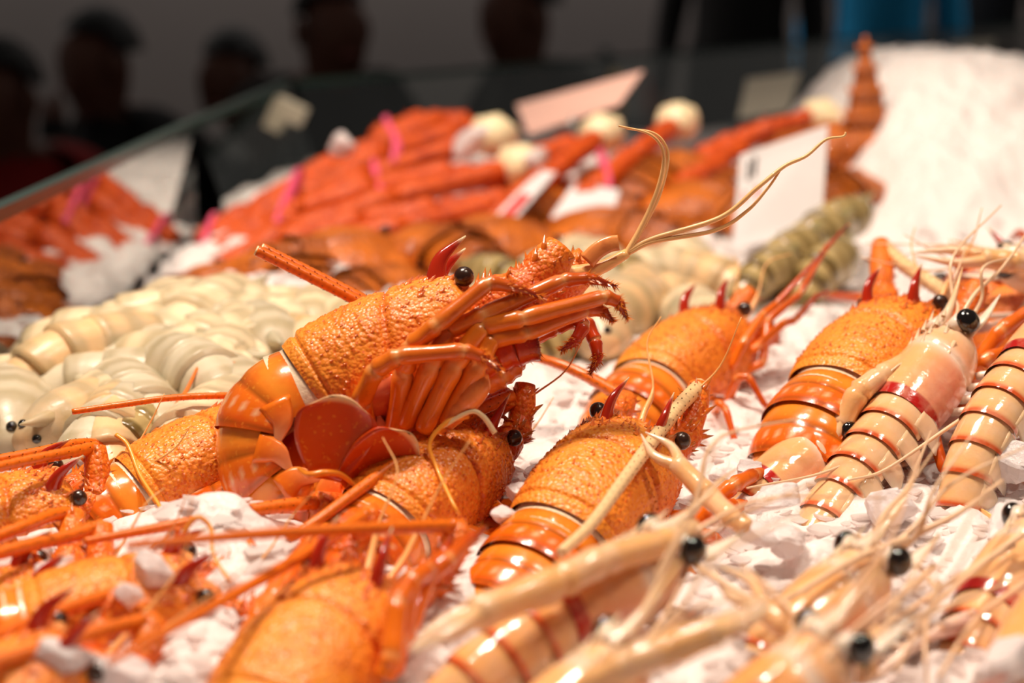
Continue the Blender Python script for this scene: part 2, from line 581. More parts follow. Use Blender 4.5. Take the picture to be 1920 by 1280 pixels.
def add_leg(parent, joints, r0, col=None, hair=0, rng=None, tipcol=DRED, name='leg', mat=None, flat=1.0, radf=None):
    n = len(joints) - 1
    rj = r0 * (np.array([1.0, 1.05, .92, .72, .5, .28, .1])[:n + 1] if radf is None else np.asarray(radf)[:n + 1])
    if n < 6 and radf is None: rj = r0 * np.interp(np.linspace(0, 1, n + 1), [0, .3, .55, .8, 1], [1, 1.0, .85, .6, .22])
    p = leg_path(joints); r = leg_rad(rj, n)
    V, F = tube(p, r, 10, flat)
    s = np.linspace(0, 1, len(p))
    base = ORANGE if col is None else col
    c = mixc(base, mixc(base, RED, 0.75), np.clip((s - .25) / .65, 0, 1))
    for kk in range(1, n - 1):
        c = mixc(c, mixc(YEL, CREAM, .4), .55 * g(s - kk / n, .018))
    c = mixc(c, tipcol, np.clip((s - 0.86) / 0.12, 0, 1))
    lg = MB().add(V, F, np.repeat(c, 10, 0)).build(name, mat or M_LEG, parent)
    if hair:
        rng = rng or np.random.RandomState(0)
        k0 = int(len(p) * (1 - 0.2 * 1.2)); m = hair
        f = rng.uniform(k0, len(p) - 1.01, m); i = f.astype(int); q = p[i] + (p[i + 1] - p[i]) * (f - i)[:, None]
        rr = r[i]
        T, N, B = frames(p)
        a = rng.uniform(0, 2 * math.pi, m)
        rad = N[i] * np.cos(a)[:, None] + B[i] * np.sin(a)[:, None]
        V, F = cones(q + rad * rr[:, None] * 0.8, rad + T[i] * 0.7, rng.uniform(0.0018, 0.0036, m), 0.00032, 3)
        cc = np.tile(np.vstack([np.tile(mixc(ORANGE, RED, 0.5), (3, 1)), [YEL]]), (m, 1))
        MB().add(V, F, cc).build('bristles', M_LEG, lg, smooth=False, kind='stuff')
    return lg


def add_flagellum(parent, path, r0, r1, col, col2=None, rows=True, rng=None, name='flagellum', seg=10, n=10):
    p = crom(path, n)
    # resample
    L = np.concatenate([[0], np.cumsum(np.linalg.norm(np.diff(p, axis=0), axis=1))])
    N = max(24, int(L[-1] / 0.0016)); N = min(N, 220)
    s = np.linspace(0, L[-1], N)
    p = np.stack([np.interp(s, L, p[:, k]) for k in range(3)], 1)
    t = s / L[-1]
    r = r0 * (1 - t) + r1 * t
    r2 = r * (1 + 0.045 * (np.arange(N) % 2))
    V, F = tube(p, r2, seg)
    c = mixc(col, col if col2 is None else col2, t)
    c = c * (1 - 0.12 * (np.arange(N) % 2))[:, None]
    fl = MB().add(V, F, np.repeat(c, seg, 0)).build(name, M_FLAG, parent)
    if rows:
        T, Nn, B = frames(p)
        bs = []; ds = []; ls = []
        for a in np.linspace(0, 2 * math.pi, 6, endpoint=False):
            idx = np.arange(2 + int(a) % 3, N - 2, 4)
            rad = Nn[idx] * math.cos(a) + B[idx] * math.sin(a)
            bs.append(p[idx] + rad * r[idx, None] * 0.98); ds.append(rad * 0.7 + T[idx]); ls.append(r[idx] * 0.42)
        bs = np.vstack(bs); ds = np.vstack(ds); ls = np.concatenate(ls)
        V, F = cones(bs, ds, ls, ls * 0.33, 3)
        MB().add(V, F, srgb(96, 40, 14)).build('bristles', M_FLAG, fl, smooth=False, kind='stuff')
    return fl


class TailLine:
    """centre line of a tail that bends evenly inside every segment"""
    def __init__(s, o, ln, curl):
        s.pts = [np.array(o, float)]; s.angs = [0.0]; n = 10
        for c in curl:
            for i in range(n):
                a = s.angs[-1] + R(c) / n; m = s.angs[-1] + R(c) / n / 2
                s.pts.append(s.pts[-1] + np.array([-math.cos(m), 0, -math.sin(m)]) * ln / n); s.angs.append(a)
        s.pts = np.array(s.pts); s.angs = np.array(s.angs); s.ln = ln; s.x = np.linspace(0, len(curl), len(s.pts)); s.k = len(curl)

    def ang(s, q):
        return float(np.interp(q, s.x, s.angs))

    def at(s, q):
        a = s.ang(q); d = np.array([-math.cos(a), 0, -math.sin(a)]); up = np.array([-math.sin(a), 0, math.cos(a)])
        p = np.array([np.interp(q, s.x, s.pts[:, i]) for i in range(3)])
        p = p + d * s.ln * (max(q - s.k, 0) + min(q, 0))
        return p, d, up


def lobster(name, label, fr, s=1.0, seed=1, curl=(8, 12, 14, 16, 18, 18), ants=(None, None), ant_r=(0.0042, 0.0022), legs=None, tail=True,
            ant_col=(ORANGE, ORANGE), defaults=True, tint=0.0, hornlen=1.0, legr=1.0, hide_legs=(), peds=(None, None), fan=True, antennules=True, fancurl=10, pedr=1.0):
    s = s * fr.df
    rng = np.random.RandomState(seed)
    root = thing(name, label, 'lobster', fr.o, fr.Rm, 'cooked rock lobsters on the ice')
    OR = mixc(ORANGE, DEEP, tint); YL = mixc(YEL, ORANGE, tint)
    # --- carapace
    nu, nv = 140, 110
    u = np.linspace(0, 1, nu)[:, None]; t = np.linspace(-1, 1, nv)[None]
    S = car_surf(u, t); Nn = car_normal(np.clip(u, .002, .998), np.clip(t, -.998, .998))
    if Nn[nu // 2, nv // 2, 2] < 0: Nn = -Nn
    bu = rng.uniform(.1, .97, 520); bt = rng.uniform(-1, 1, 520); bs = rng.uniform(.0003, .0009, 520)
    disp = np.zeros((nu, nv)); redness = np.zeros((nu, nv))
    for a, b, c in zip(bu, bt, bs):
        k = np.exp(-((u - a) * CL / .0011) ** 2 - ((t - b) * .075 / .0011) ** 2)
        disp += c * k; redness += (c / .0009) * k
    S = S + Nn * disp[..., None]
    uu = np.broadcast_to(u, (nu, nv)); tt = np.broadcast_to(t, (nu, nv))
    C = mixc(YL, OR, 0.35 + 0.5 * np.abs(tt) ** 2)
    C = mixc(C, YL, 0.5 * g(uu - .04, .035))
    C = mixc(C, DEEP, np.clip(redness, 0, 1) * 0.55)
    C = mixc(C, DEEP, 0.45 * g(uu - (0.60 - 0.16 * np.abs(tt)), 0.018))
    mb = MB(); mb.add(S.reshape(-1, 3), gridF(nu, nv), C.reshape(-1, 3))
    cara = mb.build('carapace', M_CAR, root, scale=s)
    # spines
    n = 260
    su = np.concatenate([rng.uniform(.12, .98, n), rng.uniform(.72, .97, 50), rng.uniform(.15, .9, 30)])
    st = np.concatenate([rng.uniform(-.95, .95, n), rng.uniform(-.5, .5, 50), rng.choice([-1, 1], 30) * rng.uniform(.75, .95, 30)])
    ln = np.concatenate([rng.uniform(.0008, .0019, n), rng.uniform(.002, .0045, 50), rng.uniform(.0015, .0032, 30)])
    # the paired big spines behind the horns
    for (a, b, c) in ((.80, .2, .007), (.80, -.2, .007), (.70, .22, .005), (.70, -.22, .005), (.9, .33, .006), (.9, -.33, .006), (.86, .1, .004), (.86, -.1, .004)):
        su = np.append(su, a); st = np.append(st, b); ln = np.append(ln, c)
    pos = car_surf(su, st); nn = car_normal(su, st)
    nn = np.where((nn[:, 2:3] * pos[:, 2:3] + nn[:, 1:2] * pos[:, 1:2]) < 0, -nn, nn)
    V, F = cones(pos, nn * 0.6 + np.array([0.8, 0, 0]), ln, ln * 0.34 + .0004, 6)
    cc = np.tile(np.vstack([np.tile(OR, (6, 1)), [mixc(RED, CREAM, .15)]]), (len(su), 1))
    MB().add(V, F, cc).build('spines', M_HORN, cara, kind='stuff', scale=s)
    # sternum
    xs = np.linspace(0, CL * .94, 12); rings = []
    a = np.linspace(0, 2 * math.pi, 20, endpoint=False)
    for x in xs:
        q = x / CL
        wv = ip(q, [0, .2, .6, .95], [.012, .031, .031, .010]); hv = ip(q, [0, .2, .6, .95], [.008, .017, .016, .006])
        rings.append(np.stack([np.full(20, x), wv * np.cos(a), -0.014 + hv * np.sin(a) * np.where(np.sin(a) > 0, .5, 1.0)], -1))
    V, F = loft(rings)
    MB().add(V, F, mixc(DEEP, CREAM, .15)).build('sternum', M_LEG, root, scale=s)
    # membrane + tail
    seg_len = 0.0225
    if tail:
        o = np.array([0.004, 0, -.001]); ang = 0.0
        rings = []
        aa = np.linspace(-1.95, 1.95, 30)
        for q in np.linspace(0, 1, 7):
            xx = 0.006 - 0.017 * q; rw = .0318 - .0008 * math.sin(q * 3.1)
            rings.append(np.stack([np.full(30, xx) + .004 * np.abs(aa / 2) ** 2, rw * np.sin(aa), rw * .93 * np.cos(aa) - .0005], -1))
        V, F = loft(rings, False)
        MB().add(V, F, mixc(MEMB, PEACH, .1)).build('membrane', M_MEMB, root, scale=s)
        o = np.array([-0.003, 0, -.001])
        flesh = []
        TL = TailLine(o, seg_len, curl)
        for k in range(6):
            wk = .0328 - .0016 * k; hk = .0300 - .0019 * k
            nr, na = 18, 42
            sv = np.linspace(-.14, 1.10, nr); av = np.linspace(-1.9, 1.9, na)
            prof = ip(sv, [-.14, .02, .3, .42, .5, .6, .85, 1.0, 1.10], [.96, .985, 1.0, 1.003, .985, 1.008, 1.018, 1.018, 1.006])
            ring = []; cols = []
            for i, q in enumerate(sv):
                cc_, d, up = TL.at(k + q)
                ring.append(cc_ + up * (hk * prof[i] * np.cos(av))[:, None] + np.array([0, 1, 0]) * (wk * prof[i] * np.sin(av))[:, None])
                c = mixc(OR, DEEP, np.full(na, .25 + .35 * (q > .9)))
                c = mixc(c, YL, np.full(na, .55 * g(q - .2, .25)))
                c = mixc(c, srgb(120, 66, 14), np.full(na, .75 * g(q - .5, .05) + .55 * g(q - 1.04, .05)))
                dots = (np.sin(av * 22) > .75) * g(q - .78, .06)
                c = mixc(c, CREAM, dots * .7)
                cols.append(c)
            if k == 5:
                for f_ in (.8, .4, .05):
                    ring.append(cc_ + up * (hk * f_ * np.cos(av))[:, None] + np.array([0, 1, 0]) * (wk * f_ * np.sin(av))[:, None]); cols.append(cols[3])
            o, d, up = TL.at(k)
            V, F = loft(ring, False)
            mb = MB().add(V, F, np.array(cols).reshape(-1, 3))
            sgm = mb.build('tail_segment', M_SHELL, root, scale=s)
            # pleura
            for sd in (-1, 1):
                b0 = o + d * seg_len * .45 + up * (hk * math.cos(1.75)) + np.array([0, sd, 0]) * wk * math.sin(1.75) * 1.02
                pth = crom([b0 + up * .006, b0 - up * .004 + np.array([0, sd * .001, 0]), b0 - up * .010 + d * .004, b0 - up * .016 + d * .009 - np.array([0, sd * .002, 0])], 4)
                V, F = tube(pth, np.linspace(.0085, .0004, len(pth)) ** 1.0, 8, 0.22, ref=(0, 1, 0))
                cc = mixc(OR, CREAM, np.repeat(np.linspace(0, 1, len(pth)) ** 2, 8) * .8)
                MB().add(V, F, cc).build('side_plate', M_SHELL, sgm, scale=s)
            for q in (0, .5):
                cc_, dq, uq = TL.at(k + q)
                flesh.append((cc_, uq, wk, hk))
        o, d, up = TL.at(6)
        ang = TL.ang(6)
        flesh.append((o.copy(), up.copy(), wk * .9, hk * .9))
        a = np.linspace(0, 2 * math.pi, 18, endpoint=False)
        rings = [c + np.array([0, 1, 0]) * (np.sin(a) * ww * .86)[:, None] + uq * (np.cos(a) * np.where(np.cos(a) > 0, hh * .88, hh * .42))[:, None] for c, uq, ww, hh in flesh]
        V, F = loft(rings)
        MB().add(V, F, mixc(MEMB, DEEP, .35)).build('tail_underside', M_MEMB, root, scale=s)
        if fan:
            fd = ang + R(fancurl)
            d = np.array([-math.cos(fd), 0, -math.sin(fd)]); up = np.array([-math.sin(fd), 0, math.cos(fd)])
            V, F, C = paddle(o, d, (0, 1, 0), .038, .012, col0=OR, col1=RED)
            MB().add(V, F, C).build('tail_fan_lobe', M_SHELL, root, scale=s)
            for sd in (-1, 1):
                for (aa_, l_, w_) in ((.42, .040, .0125), (.80, .038, .0125)):
                    dd = d * math.cos(aa_) + np.array([0, sd, 0]) * math.sin(aa_)
                    ss = np.array([0, 1, 0]) * math.cos(aa_) - sd * d * math.sin(aa_)
                    V, F, C = paddle(o + np.array([0, sd * .012, 0]) - up * .002 * aa_, dd, ss, l_, w_, col0=OR, col1=RED)
                    MB().add(V, F, C).build('tail_fan_lobe', M_SHELL, root, scale=s)
    # horns and eyes
    for sd in (-1, 1):
        hp = crom(np.array([(.085, sd * .0135, .016), (.0880, sd * .0155, .0270), (.0955, sd * .0160, .0365), (.1120, sd * .0140, .0425)]), 6)
        rr = np.interp(np.linspace(0, 1, len(hp)), [0, .3, .7, 1], [.0068, .0060, .0036, .0004])
        V, F = tube(hp, rr, 10, 0.62, ref=(0, 1, 0))
        cc = mixc(mixc(DEEP, RED, .6), RED, np.linspace(0, 1, len(hp))); cc = mixc(cc, CREAM, np.clip((np.linspace(0, 1, len(hp)) - .88) / .1, 0, 1))
        MB().add(V, F, np.repeat(cc, 10, 0)).build('horn', M_HORN, root, scale=s)
        V, F = tube([(.088, sd * .008, .013), (.096, sd * .017, .0165), (.0995, sd * .0232, .0195)], [.005, .0052, .0042], 10)
        st_ = MB().add(V, F, mixc(PEACH, ORANGE, .4)).build('eye_stalk', M_LEG, root, scale=s)
        V, F = sphere((.1010, sd * .0262, .0205), .0053)
        MB().add(V, F).build('eye', M_EYEB, root, scale=s)
    # face plate under the eyes
    V, F = tube([(.094, 0, .004), (.104, 0, .004), (.112, 0, .001), (.118, 0, -.003)], [.018, .016, .012, .006], 14, .55, ref=(0, 0, 1))
    MB().add(V, F, mixc(ORANGE, PEACH, .3)).build('face_plate', M_LEG, root, scale=s)
    # antennae
    for si, sd in enumerate((1, -1)):
        a0 = np.array([.097, sd * .016, .000])
        path = ants[si]
        if path is None and peds[si] is None and not defaults:
            continue
        if path is not None:
            lp = fr.px(path) / s
            end = lp[0]
        elif peds[si] is not None:
            end = fr.px([peds[si]])[0] / s; lp = None
        else:
            end = np.array([.145, sd * .030, .012]); lp = None
        mid = a0 + (end - a0) * .5 + np.array([0.006, sd * .004, -.004])
        pts = crom([a0, a0 + (mid - a0) * .6 + np.array([.003, 0, 0]), mid, end], 7)
        tt_ = np.linspace(0, 1, len(pts))
        rr = pedr * np.interp(tt_, [0, .15, .3, .36, .5, .62, .68, .85, 1], [.0095, .0115, .0105, .0085, .0105, .0098, .0078, .0085, .0066])
        V, F = tube(pts, rr, 14)
        c = mixc(OR, DEEP, .3 + .3 * np.sin(tt_ * 12))
        ant = MB().add(V, F, np.repeat(c, 14, 0)).build('antenna_base', M_CAR, root, scale=s)
        T, Nq, B = frames(pts)
        m = 60
        i = rng.randint(1, len(pts) - 1, m); a = rng.uniform(0, 2 * math.pi, m)
        rad = Nq[i] * np.cos(a)[:, None] + B[i] * np.sin(a)[:, None]
        ll = rng.uniform(.0025, .0078, m)
        V, F = cones(pts[i] + rad * rr[i, None] * .95, rad + T[i] * .8, ll, ll * .3, 6)
        cc = np.tile(np.vstack([np.tile(mixc(OR, DEEP, .4), (6, 1)), [mixc(DRED, YEL, .3)]]), (m, 1))
        MB().add(V, F, cc).build('spines', M_HORN, ant, kind='stuff', scale=s)
        if lp is not None:
            add_flagellum_scaled(ant, lp, ant_r, ant_col[si], s)
        if antennules:
            q0 = np.array([.112, sd * .005, .002])
            q = crom([q0, q0 + (.018, sd * .004, .006), q0 + (.034, sd * .006, .015), q0 + (.055, sd * .012 + rng.uniform(-.01, .01), .030), q0 + (.07, sd * .02, .040 + rng.uniform(-.01, .02))], 6)
            V, F = tube(q, np.interp(np.linspace(0, 1, len(q)), [0, .4, .5, 1], [.0022, .0018, .0008, .0003]), 7)
            MB().add(V, F, mixc(YEL, CREAM, .3)).build('antennule', M_FLAG, root, scale=s)
    # legs
    for si, sd in ((0, 1), (1, -1)):
        for k in range(5):
            key = 'LR'[si] + str(k)
            if key in hide_legs: continue
            if legs and key in legs:
                j = fr.px(legs[key]) / s
            elif defaults:
                x = .080 - .016 * k
                rt = np.array([x, sd * .022, -.022])
                j1 = rt + np.array([.010 - .004 * k, sd * .020, .002])
                j2 = j1 + np.array([.022 - .009 * k, sd * .016, .016 + rng.uniform(-.004, .004)])
                j3 = j2 + np.array([.020 - .006 * k, sd * .006, -.002])
                j4 = j3 + np.array([.040 - .014 * k, sd * .010, -.018])
                j5 = j4 + np.array([.018 - .004 * k, sd * .001, -.014])
                j = np.array([rt, j1, j2, j3, j4, j5]) + rng.uniform(-.002, .002, (6, 3))
            else:
                continue
            add_leg(root, j * s, (.0052 if defaults else .0050) * s * legr, OR if defaults else (mixc(ORANGE, YEL, .2) if sd < 0 else DEEP), hair=26 if defaults else 120, rng=rng, radf=None if defaults else [.95, 1.08, 1.0, .92, .78, .6, .14])
    return root


def add_flagellum_scaled(parent, lp, ant_r, col, s):
    add_flagellum(parent, np.asarray(lp) * s, ant_r[0] * s, ant_r[1] * s, col[0] if isinstance(col, tuple) else col, col[1] if isinstance(col, tuple) else None)


def whip(parent, fr, pts, r0, r1, c0, c1=None, name='antennule', n=8, seg=7):
    p = crom(fr.px(pts), n)
    V, F = tube(p, np.linspace(r0, r1, len(p)), seg)
    c = mixc(c0, c0 if c1 is None else c1, np.linspace(0, 1, len(p)))
    return MB().add(V, F, np.repeat(c, seg, 0)).build(name, M_FLAG, parent)


AC = (ORANGE, mixc(ORANGE, DEEP, .3))
CREAMO = (mixc(CREAM, YEL, .35), mixc(CREAM, YEL, .2))

# ---- hero
be = R(8)
fwd = (.905, .405, .10)
e = norm(np.array([-.405, .905, 0]))
fh = Frame(742, 672, .83, fwd, e * math.cos(be) + np.array([0, 0, 1]) * math.sin(be), center=(.052, 0, 0), scale=1.1, df=.843)
hd = .785
H = {
    'R4': [(690, 800, .80), (676, 752, hd), (705, 692, hd - .01), (745, 668, hd - .014), (872, 657, hd - .014), (905, 668, hd - .012), (940, 697, hd - .008)],
    'R3': [(735, 830, .80), (757, 694, hd), (772, 648, hd - .006), (818, 610, hd - .01), (916, 530, hd - .004), (960, 537, hd), (1018, 558, hd + .004)],
    'R2': [(757, 800, .795), (810, 683, hd - .005), (838, 618, hd), (905, 591, hd), (1057, 525, hd + .012), (1105, 521, hd + .016), (1158, 538, hd + .02)],
    'R1': [(792, 808, .79), (853, 683, hd - .006), (905, 612, hd), (979, 597, hd), (1135, 556, hd + .01), (1160, 566, hd + .012), (1178, 600, hd + .012)],
    'R0': [(835, 795, .79), (897, 685, hd - .004), (921, 635, hd + .002), (985, 624, hd + .004), (1100, 580, hd + .014), (1130, 582, hd + .016), (1150, 603, hd + .016)],
    'L0': [(930, 650, .83), (985, 635, .835), (1040, 612, .84), (1080, 595, .84), (1095, 612, .835), (1078, 640, .83), (1052, 657, .825)],
    'L1': [(940, 660, .85), (1000, 630, .85), (1060, 600, .85), (1098, 604, .85), (1116, 640, .845), (1121, 672, .84), (1105, 702, .84)],
    'L2': [(940, 600, .86), (985, 580, .865), (1020, 560, .87), (1065, 548, .87), (1085, 560, .87), (1100, 580, .87)],
}
hero = lobster('rock_lobster', 'large orange rock lobster propped on its side on top, legs folded forward', fh, 1.1, 11,
               curl=(50, 50, 42, 38, 30, 14), legs=H, fan=False, pedr=1.4, defaults=False, antennules=False, peds=((1105, 488, .86), (1052, 466, .82)))
# hero third maxillipeds
mp = crom(fh.px([(838, 792, .79), (868, 762, .785), (894, 732, .783), (906, 700, .785)]), 6)
V, F = tube(mp, np.interp(np.linspace(0, 1, len(mp)), [0, .3, .36, .45, .8, 1], [.0042, .0052, .0044, .0058, .0056, .0028]), 12)
MB().add(V, F, mixc(ORANGE, PEACH, .3)).build('mouthpart', M_LEG, hero)
add_leg(hero, fh.px([(900, 690, .80), (930, 668, .80), (965, 652, .80), (1012, 645, .80)]), .0082, DEEP, hair=120, rng=np.random.RandomState(3), name='mouthpart', radf=[.8, 1, 1.1, .9])
add_leg(hero, fh.px([(905, 720, .81), (935, 700, .81), (955, 680, .815), (962, 660, .82)]), .0075, mixc(ORANGE, PEACH, .2), hair=60, rng=np.random.RandomState(4), name='mouthpart', radf=[.8, 1, 1.1, .8])
# folded tail fan, lobes turned up against the belly
for (a, b, sidepx, wd, c1) in (((612, 897, .772), (640, 738, .765), (700, 900, .775), .0185, mixc(DEEP, RED, .45)), ((640, 905, .776), (775, 812, .775), (690, 960, .79), .0165, mixc(DEEP, RED, .6)),
                               ((585, 880, .79), (560, 800, .80), (640, 880, .78), .012, RED), ((640, 900, .79), (700, 800, .80), (690, 940, .79), .015, RED)):
    q = fh.px([a, b, sidepx])
    V, F, C = paddle(q[0], q[1] - q[0], q[2] - q[0], np.linalg.norm(q[1] - q[0]), wd, .0016, .10, DEEP, c1, mixc(CREAM, PEACH, .5), 22, 15)
    lo = MB().add(V, F, C).build('tail_fan_lobe', M_SHELL, hero)
for pts in ([(560, 878, .765), (580, 890, .76), (610, 886, .76), (640, 890, .765), (668, 912, .77)],):
    V, F = tube(crom(fh.px(pts), 6), np.interp(np.linspace(0, 1, (len(pts) - 1) * 6 + 1), [0, .3, 1], [.0010, .0019, .0010]), 8)
    MB().add(V, F, mixc(ORANGE, YEL, .5)).build('swimmeret', M_LEG, hero)
# swept back flagella with cut ends
for pts in ([(860, 640, .875), (760, 612, .88), (640, 548, .875), (482, 470, .865)], [(866, 628, .885), (765, 605, .89), (650, 545, .885), (492, 466, .875)]):
    fl = add_flagellum(hero, fh.px(pts), .0030, .0028, ORANGE, mixc(ORANGE, DEEP, .3))
    e1 = fh.px([pts[-1]])[0]; e0 = fh.px([pts[-2]])[0]; dd = norm(e1 - e0)
    V, F = tube([e1 - dd * .0008, e1 + dd * .0008], .0026, 12)
    MB().add(V, F, CREAM).build('cut_end', M_MEMB, fl)
# antennule stem with branched whips
st = MB(); p = crom(fh.px([(1040, 520, .83), (1085, 512, .83), (1130, 500, .83), (1176, 474, .83)]), 5)
V, F = tube(p, np.linspace(.0052, .0024, len(p)), 10)
stem = st.add(V, F, mixc(YEL, CREAM, .35)).build('antennule_stem', M_FLAG, hero)
WH = mixc(YEL, CREAM, .55)
for pts, r in (([(1174, 476, .83), (1200, 430, .83), (1228, 370, .828), (1244, 310, .825), (1240, 275, .822), (1215, 250, .82), (1160, 236, .82)], .0016),
               ([(1176, 474, .83), (1206, 425, .832), (1236, 365, .83), (1252, 300, .828), (1245, 268, .826), (1222, 248, .825), (1175, 241, .825)], .0013),
               ([(1176, 472, .83), (1225, 447, .83), (1350, 408, .825), (1420, 352, .82), (1470, 312, .82), (1512, 292, .82), (1548, 262, .82), (1580, 256, .82), (1586, 248, .82)], .0015),
               ([(1178, 474, .83), (1225, 453, .83), (1340, 432, .827), (1400, 396, .824), (1440, 352, .822), (1464, 318, .82)], .0014)):
    V, F = tube(crom(fh.px(pts), 10), np.linspace(r, .0005, (len(pts) - 1) * 10 + 1), 8)
    MB().add(V, F, mixc(WH, YEL, .2)).build('antennule_whip', M_FLAG, stem)
# broken plate
q = crom(fh.px([(1100, 490, .825), (1120, 470, .825), (1142, 458, .825), (1160, 455, .825)]), 5)
V, F = tube(q, np.linspace(.0045, .0040, len(q)), 10, .3, ref=FW @ fh.Rm)
MB().add(V, F, mixc(ORANGE, PEACH, .4)).build('antenna_scale', M_LEG, hero)

# ---- the others
L2f = Frame(1288, 690, .95, (.60, .40, .69), (-.45, .82, -.35), scale=0.95, df=0.93)
lobster('rock_lobster', 'orange rock lobster lying on ice behind, seen from its tail, horns up', L2f, .95, 22, legr=.62, curl=(12, 22, 26, 28, 28, 20),
        ants=(None, None), peds=((1408, 545, 1.02), (1450, 620, .98)), hide_legs=('L0', 'L1', 'L2', 'L3', 'L4'),
        legs={'R0': [(1370, 690, .93), (1395, 640, .93), (1430, 590, .95), (1455, 570, .96), (1500, 520, .97), (1545, 470, .98)],
              'R1': [(1380, 680, .95), (1420, 650, .95), (1470, 605, .97), (1490, 600, .97), (1530, 555, .98), (1556, 545, .98)],
              'R2': [(1390, 700, .95), (1430, 680, .95), (1440, 600, .97), (1500, 550, .98), (1545, 470, 1.0), (1590, 420, 1.0)]})
L3f = Frame(1636, 694, .80, (.62, .45, .64), (-.42, .80, -.42), scale=0.92)
lobster('rock_lobster', 'orange rock lobster with arched smooth tail, between ice and striped langoustine', L3f, .92, 33, curl=(12, 22, 26, 28, 28, 20),
        ants=([(1652, 458, .93), (1700, 500, .90), (1778, 552, .86)], None), ant_r=(.0052, .0050), ant_col=(CREAMO, AC), hide_legs=('L0', 'L1', 'L2', 'L3', 'L4'))
L4f = Frame(1120, 940, .675, (.48, .45, .75), (.0, .78, -.62), scale=0.86)
l4 = lobster('rock_lobster', 'orange rock lobster facing away with a cream antenna folded along its back', L4f, .86, 44, curl=(6, 12, 18, 22, 24, 20),
             ants=([(1175, 748, .77), (1100, 705, .79), (1040, 680, .80), (975, 662, .815)], [(1312, 722, .735), (1262, 775, .70), (1180, 885, .638), (1110, 980, .592), (1052, 1035, .57)]),
             ant_r=(.0046, .0026), ant_col=(AC, CREAMO),
             legs={'L1': [(1000, 1000, .66), (1010, 950, .66), (1040, 900, .66), (1055, 872, .67), (1150, 840, .70), (1190, 832, .71)]},
             hide_legs=('L0', 'L2'))
L5f = Frame(805, 915, .755, (.52, .44, .72), (.10, .80, -.58), scale=0.88, df=0.9)
l5 = lobster('rock_lobster', 'shaded rock lobster lying beneath the large propped lobster', L5f, .88, 55, curl=(5, 10, 14, 20, 20, 20), tint=.35,  # tint deepens the shell colour to paint in the shade below the hero
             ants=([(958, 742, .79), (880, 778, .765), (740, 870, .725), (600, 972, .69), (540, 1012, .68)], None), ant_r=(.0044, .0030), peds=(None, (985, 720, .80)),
             hide_legs=('L0', 'L1', 'L2', 'L3', 'L4'))
whip(l5, L5f, [(878, 780, .735), (840, 790, .73), (806, 830, .725), (820, 880, .72), (850, 945, .70), (862, 965, .70)], .0013, .0008, YEL)
whip(l5, L5f, [(928, 812, .73), (905, 780, .73), (880, 772, .73), (830, 800, .73)], .0014, .0010, CREAM)
L6f = Frame(588, 1262, .535, (.36, .47, .80), (-.10, .76, -.64), scale=0.82)
l6 = lobster('rock_lobster', 'blurred orange rock lobster cut off at the bottom edge, two red horns', L6f, .82, 66, curl=(5, 10, 14, 20, 20, 20),
             ants=([(700, 955, .60), (560, 1045, .55), (400, 1135, .50), (205, 1240, .46)], [(868, 985, .585), (700, 990, .555), (500, 1000, .53), (238, 1022, .50)]), ant_r=(.0036, .0016),
             legs={'R0': [(735, 1240, .53), (765, 1180, .53), (800, 1080, .545), (840, 1050, .55), (880, 1010, .57), (912, 988, .58)],
                   'R1': [(735, 1260, .52), (750, 1200, .52), (770, 1090, .53), (800, 1070, .54), (830, 1040, .56), (850, 1000, .57)],
                   'R2': [(720, 1270, .51), (735, 1230, .51), (745, 1130, .52), (770, 1090, .53), (800, 1080, .54), (815, 1060, .55)],
                   'L0': [(500, 1180, .55), (510, 1130, .55), (560, 1060, .57), (610, 1000, .59), (640, 990, .60), (680, 985, .61)],
                   'L1': [(460, 1200, .54), (490, 1150, .55), (530, 1080, .57), (580, 1020, .59), (610, 1000, .60), (650, 1000, .61)],
                   'L2': [(560, 1120, .56), (580, 1090, .57), (620, 1040, .59), (660, 1010, .60), (690, 1000, .61), (700, 1020, .61)]})
L7f = Frame(385, 880, .80, (.80, .38, .46), (-.25, .84, -.48), scale=0.85, df=0.9)
l7 = lobster('rock_lobster', 'orange rock lobster half hidden behind the curled tail, tail towards the glass', L7f, .85, 77, curl=(14, 20, 22, 24, 24, 20),
             ants=([(520, 752, .86), (450, 742, .83), (330, 745, .81), (230, 758, .80), (135, 772, .79)], None), ant_r=(.0026, .0019), hide_legs=('R0', 'R1', 'R2', 'R3', 'R4'))
whip(l7, L7f, [(252, 862, .80), (300, 800, .83), (345, 740, .86), (370, 690, .88)], .0022, .0008, ORANGE, name='leg_tip')
whip(l7, L7f, [(262, 850, .80), (330, 770, .84), (400, 720, .87), (440, 680, .89)], .0024, .0008, ORANGE, name='leg_tip')
L8f = Frame(-8, 1002, .735, (.84, .28, .46), (-.18, .86, -.48), scale=0.8, df=0.91)
l8 = lobster('rock_lobster', 'orange rock lobster entering from the left edge, upper of the left pair', L8f, .8, 88, curl=(8, 12, 14, 16, 18, 18),
             ants=([(205, 836, .81), (150, 832, .79), (70, 848, .77), (-30, 866, .75)], [(180, 838, .76), (120, 850, .74), (40, 866, .72), (-40, 884, .70)]), ant_r=(.0042, .0034), hide_legs=('L0', 'L1', 'L2', 'L3', 'L4', 'R0', 'R1', 'R2', 'R3', 'R4'))
whip(l8, L8f, [(218, 815, .77), (240, 835, .765), (262, 890, .75), (300, 950, .73), (330, 1010, .71), (350, 1070, .68)], .0012, .0008, YEL)
L9f = Frame(-50, 1210, .64, (.84, .34, .44), (-.18, .86, -.48), scale=0.8, df=0.906)
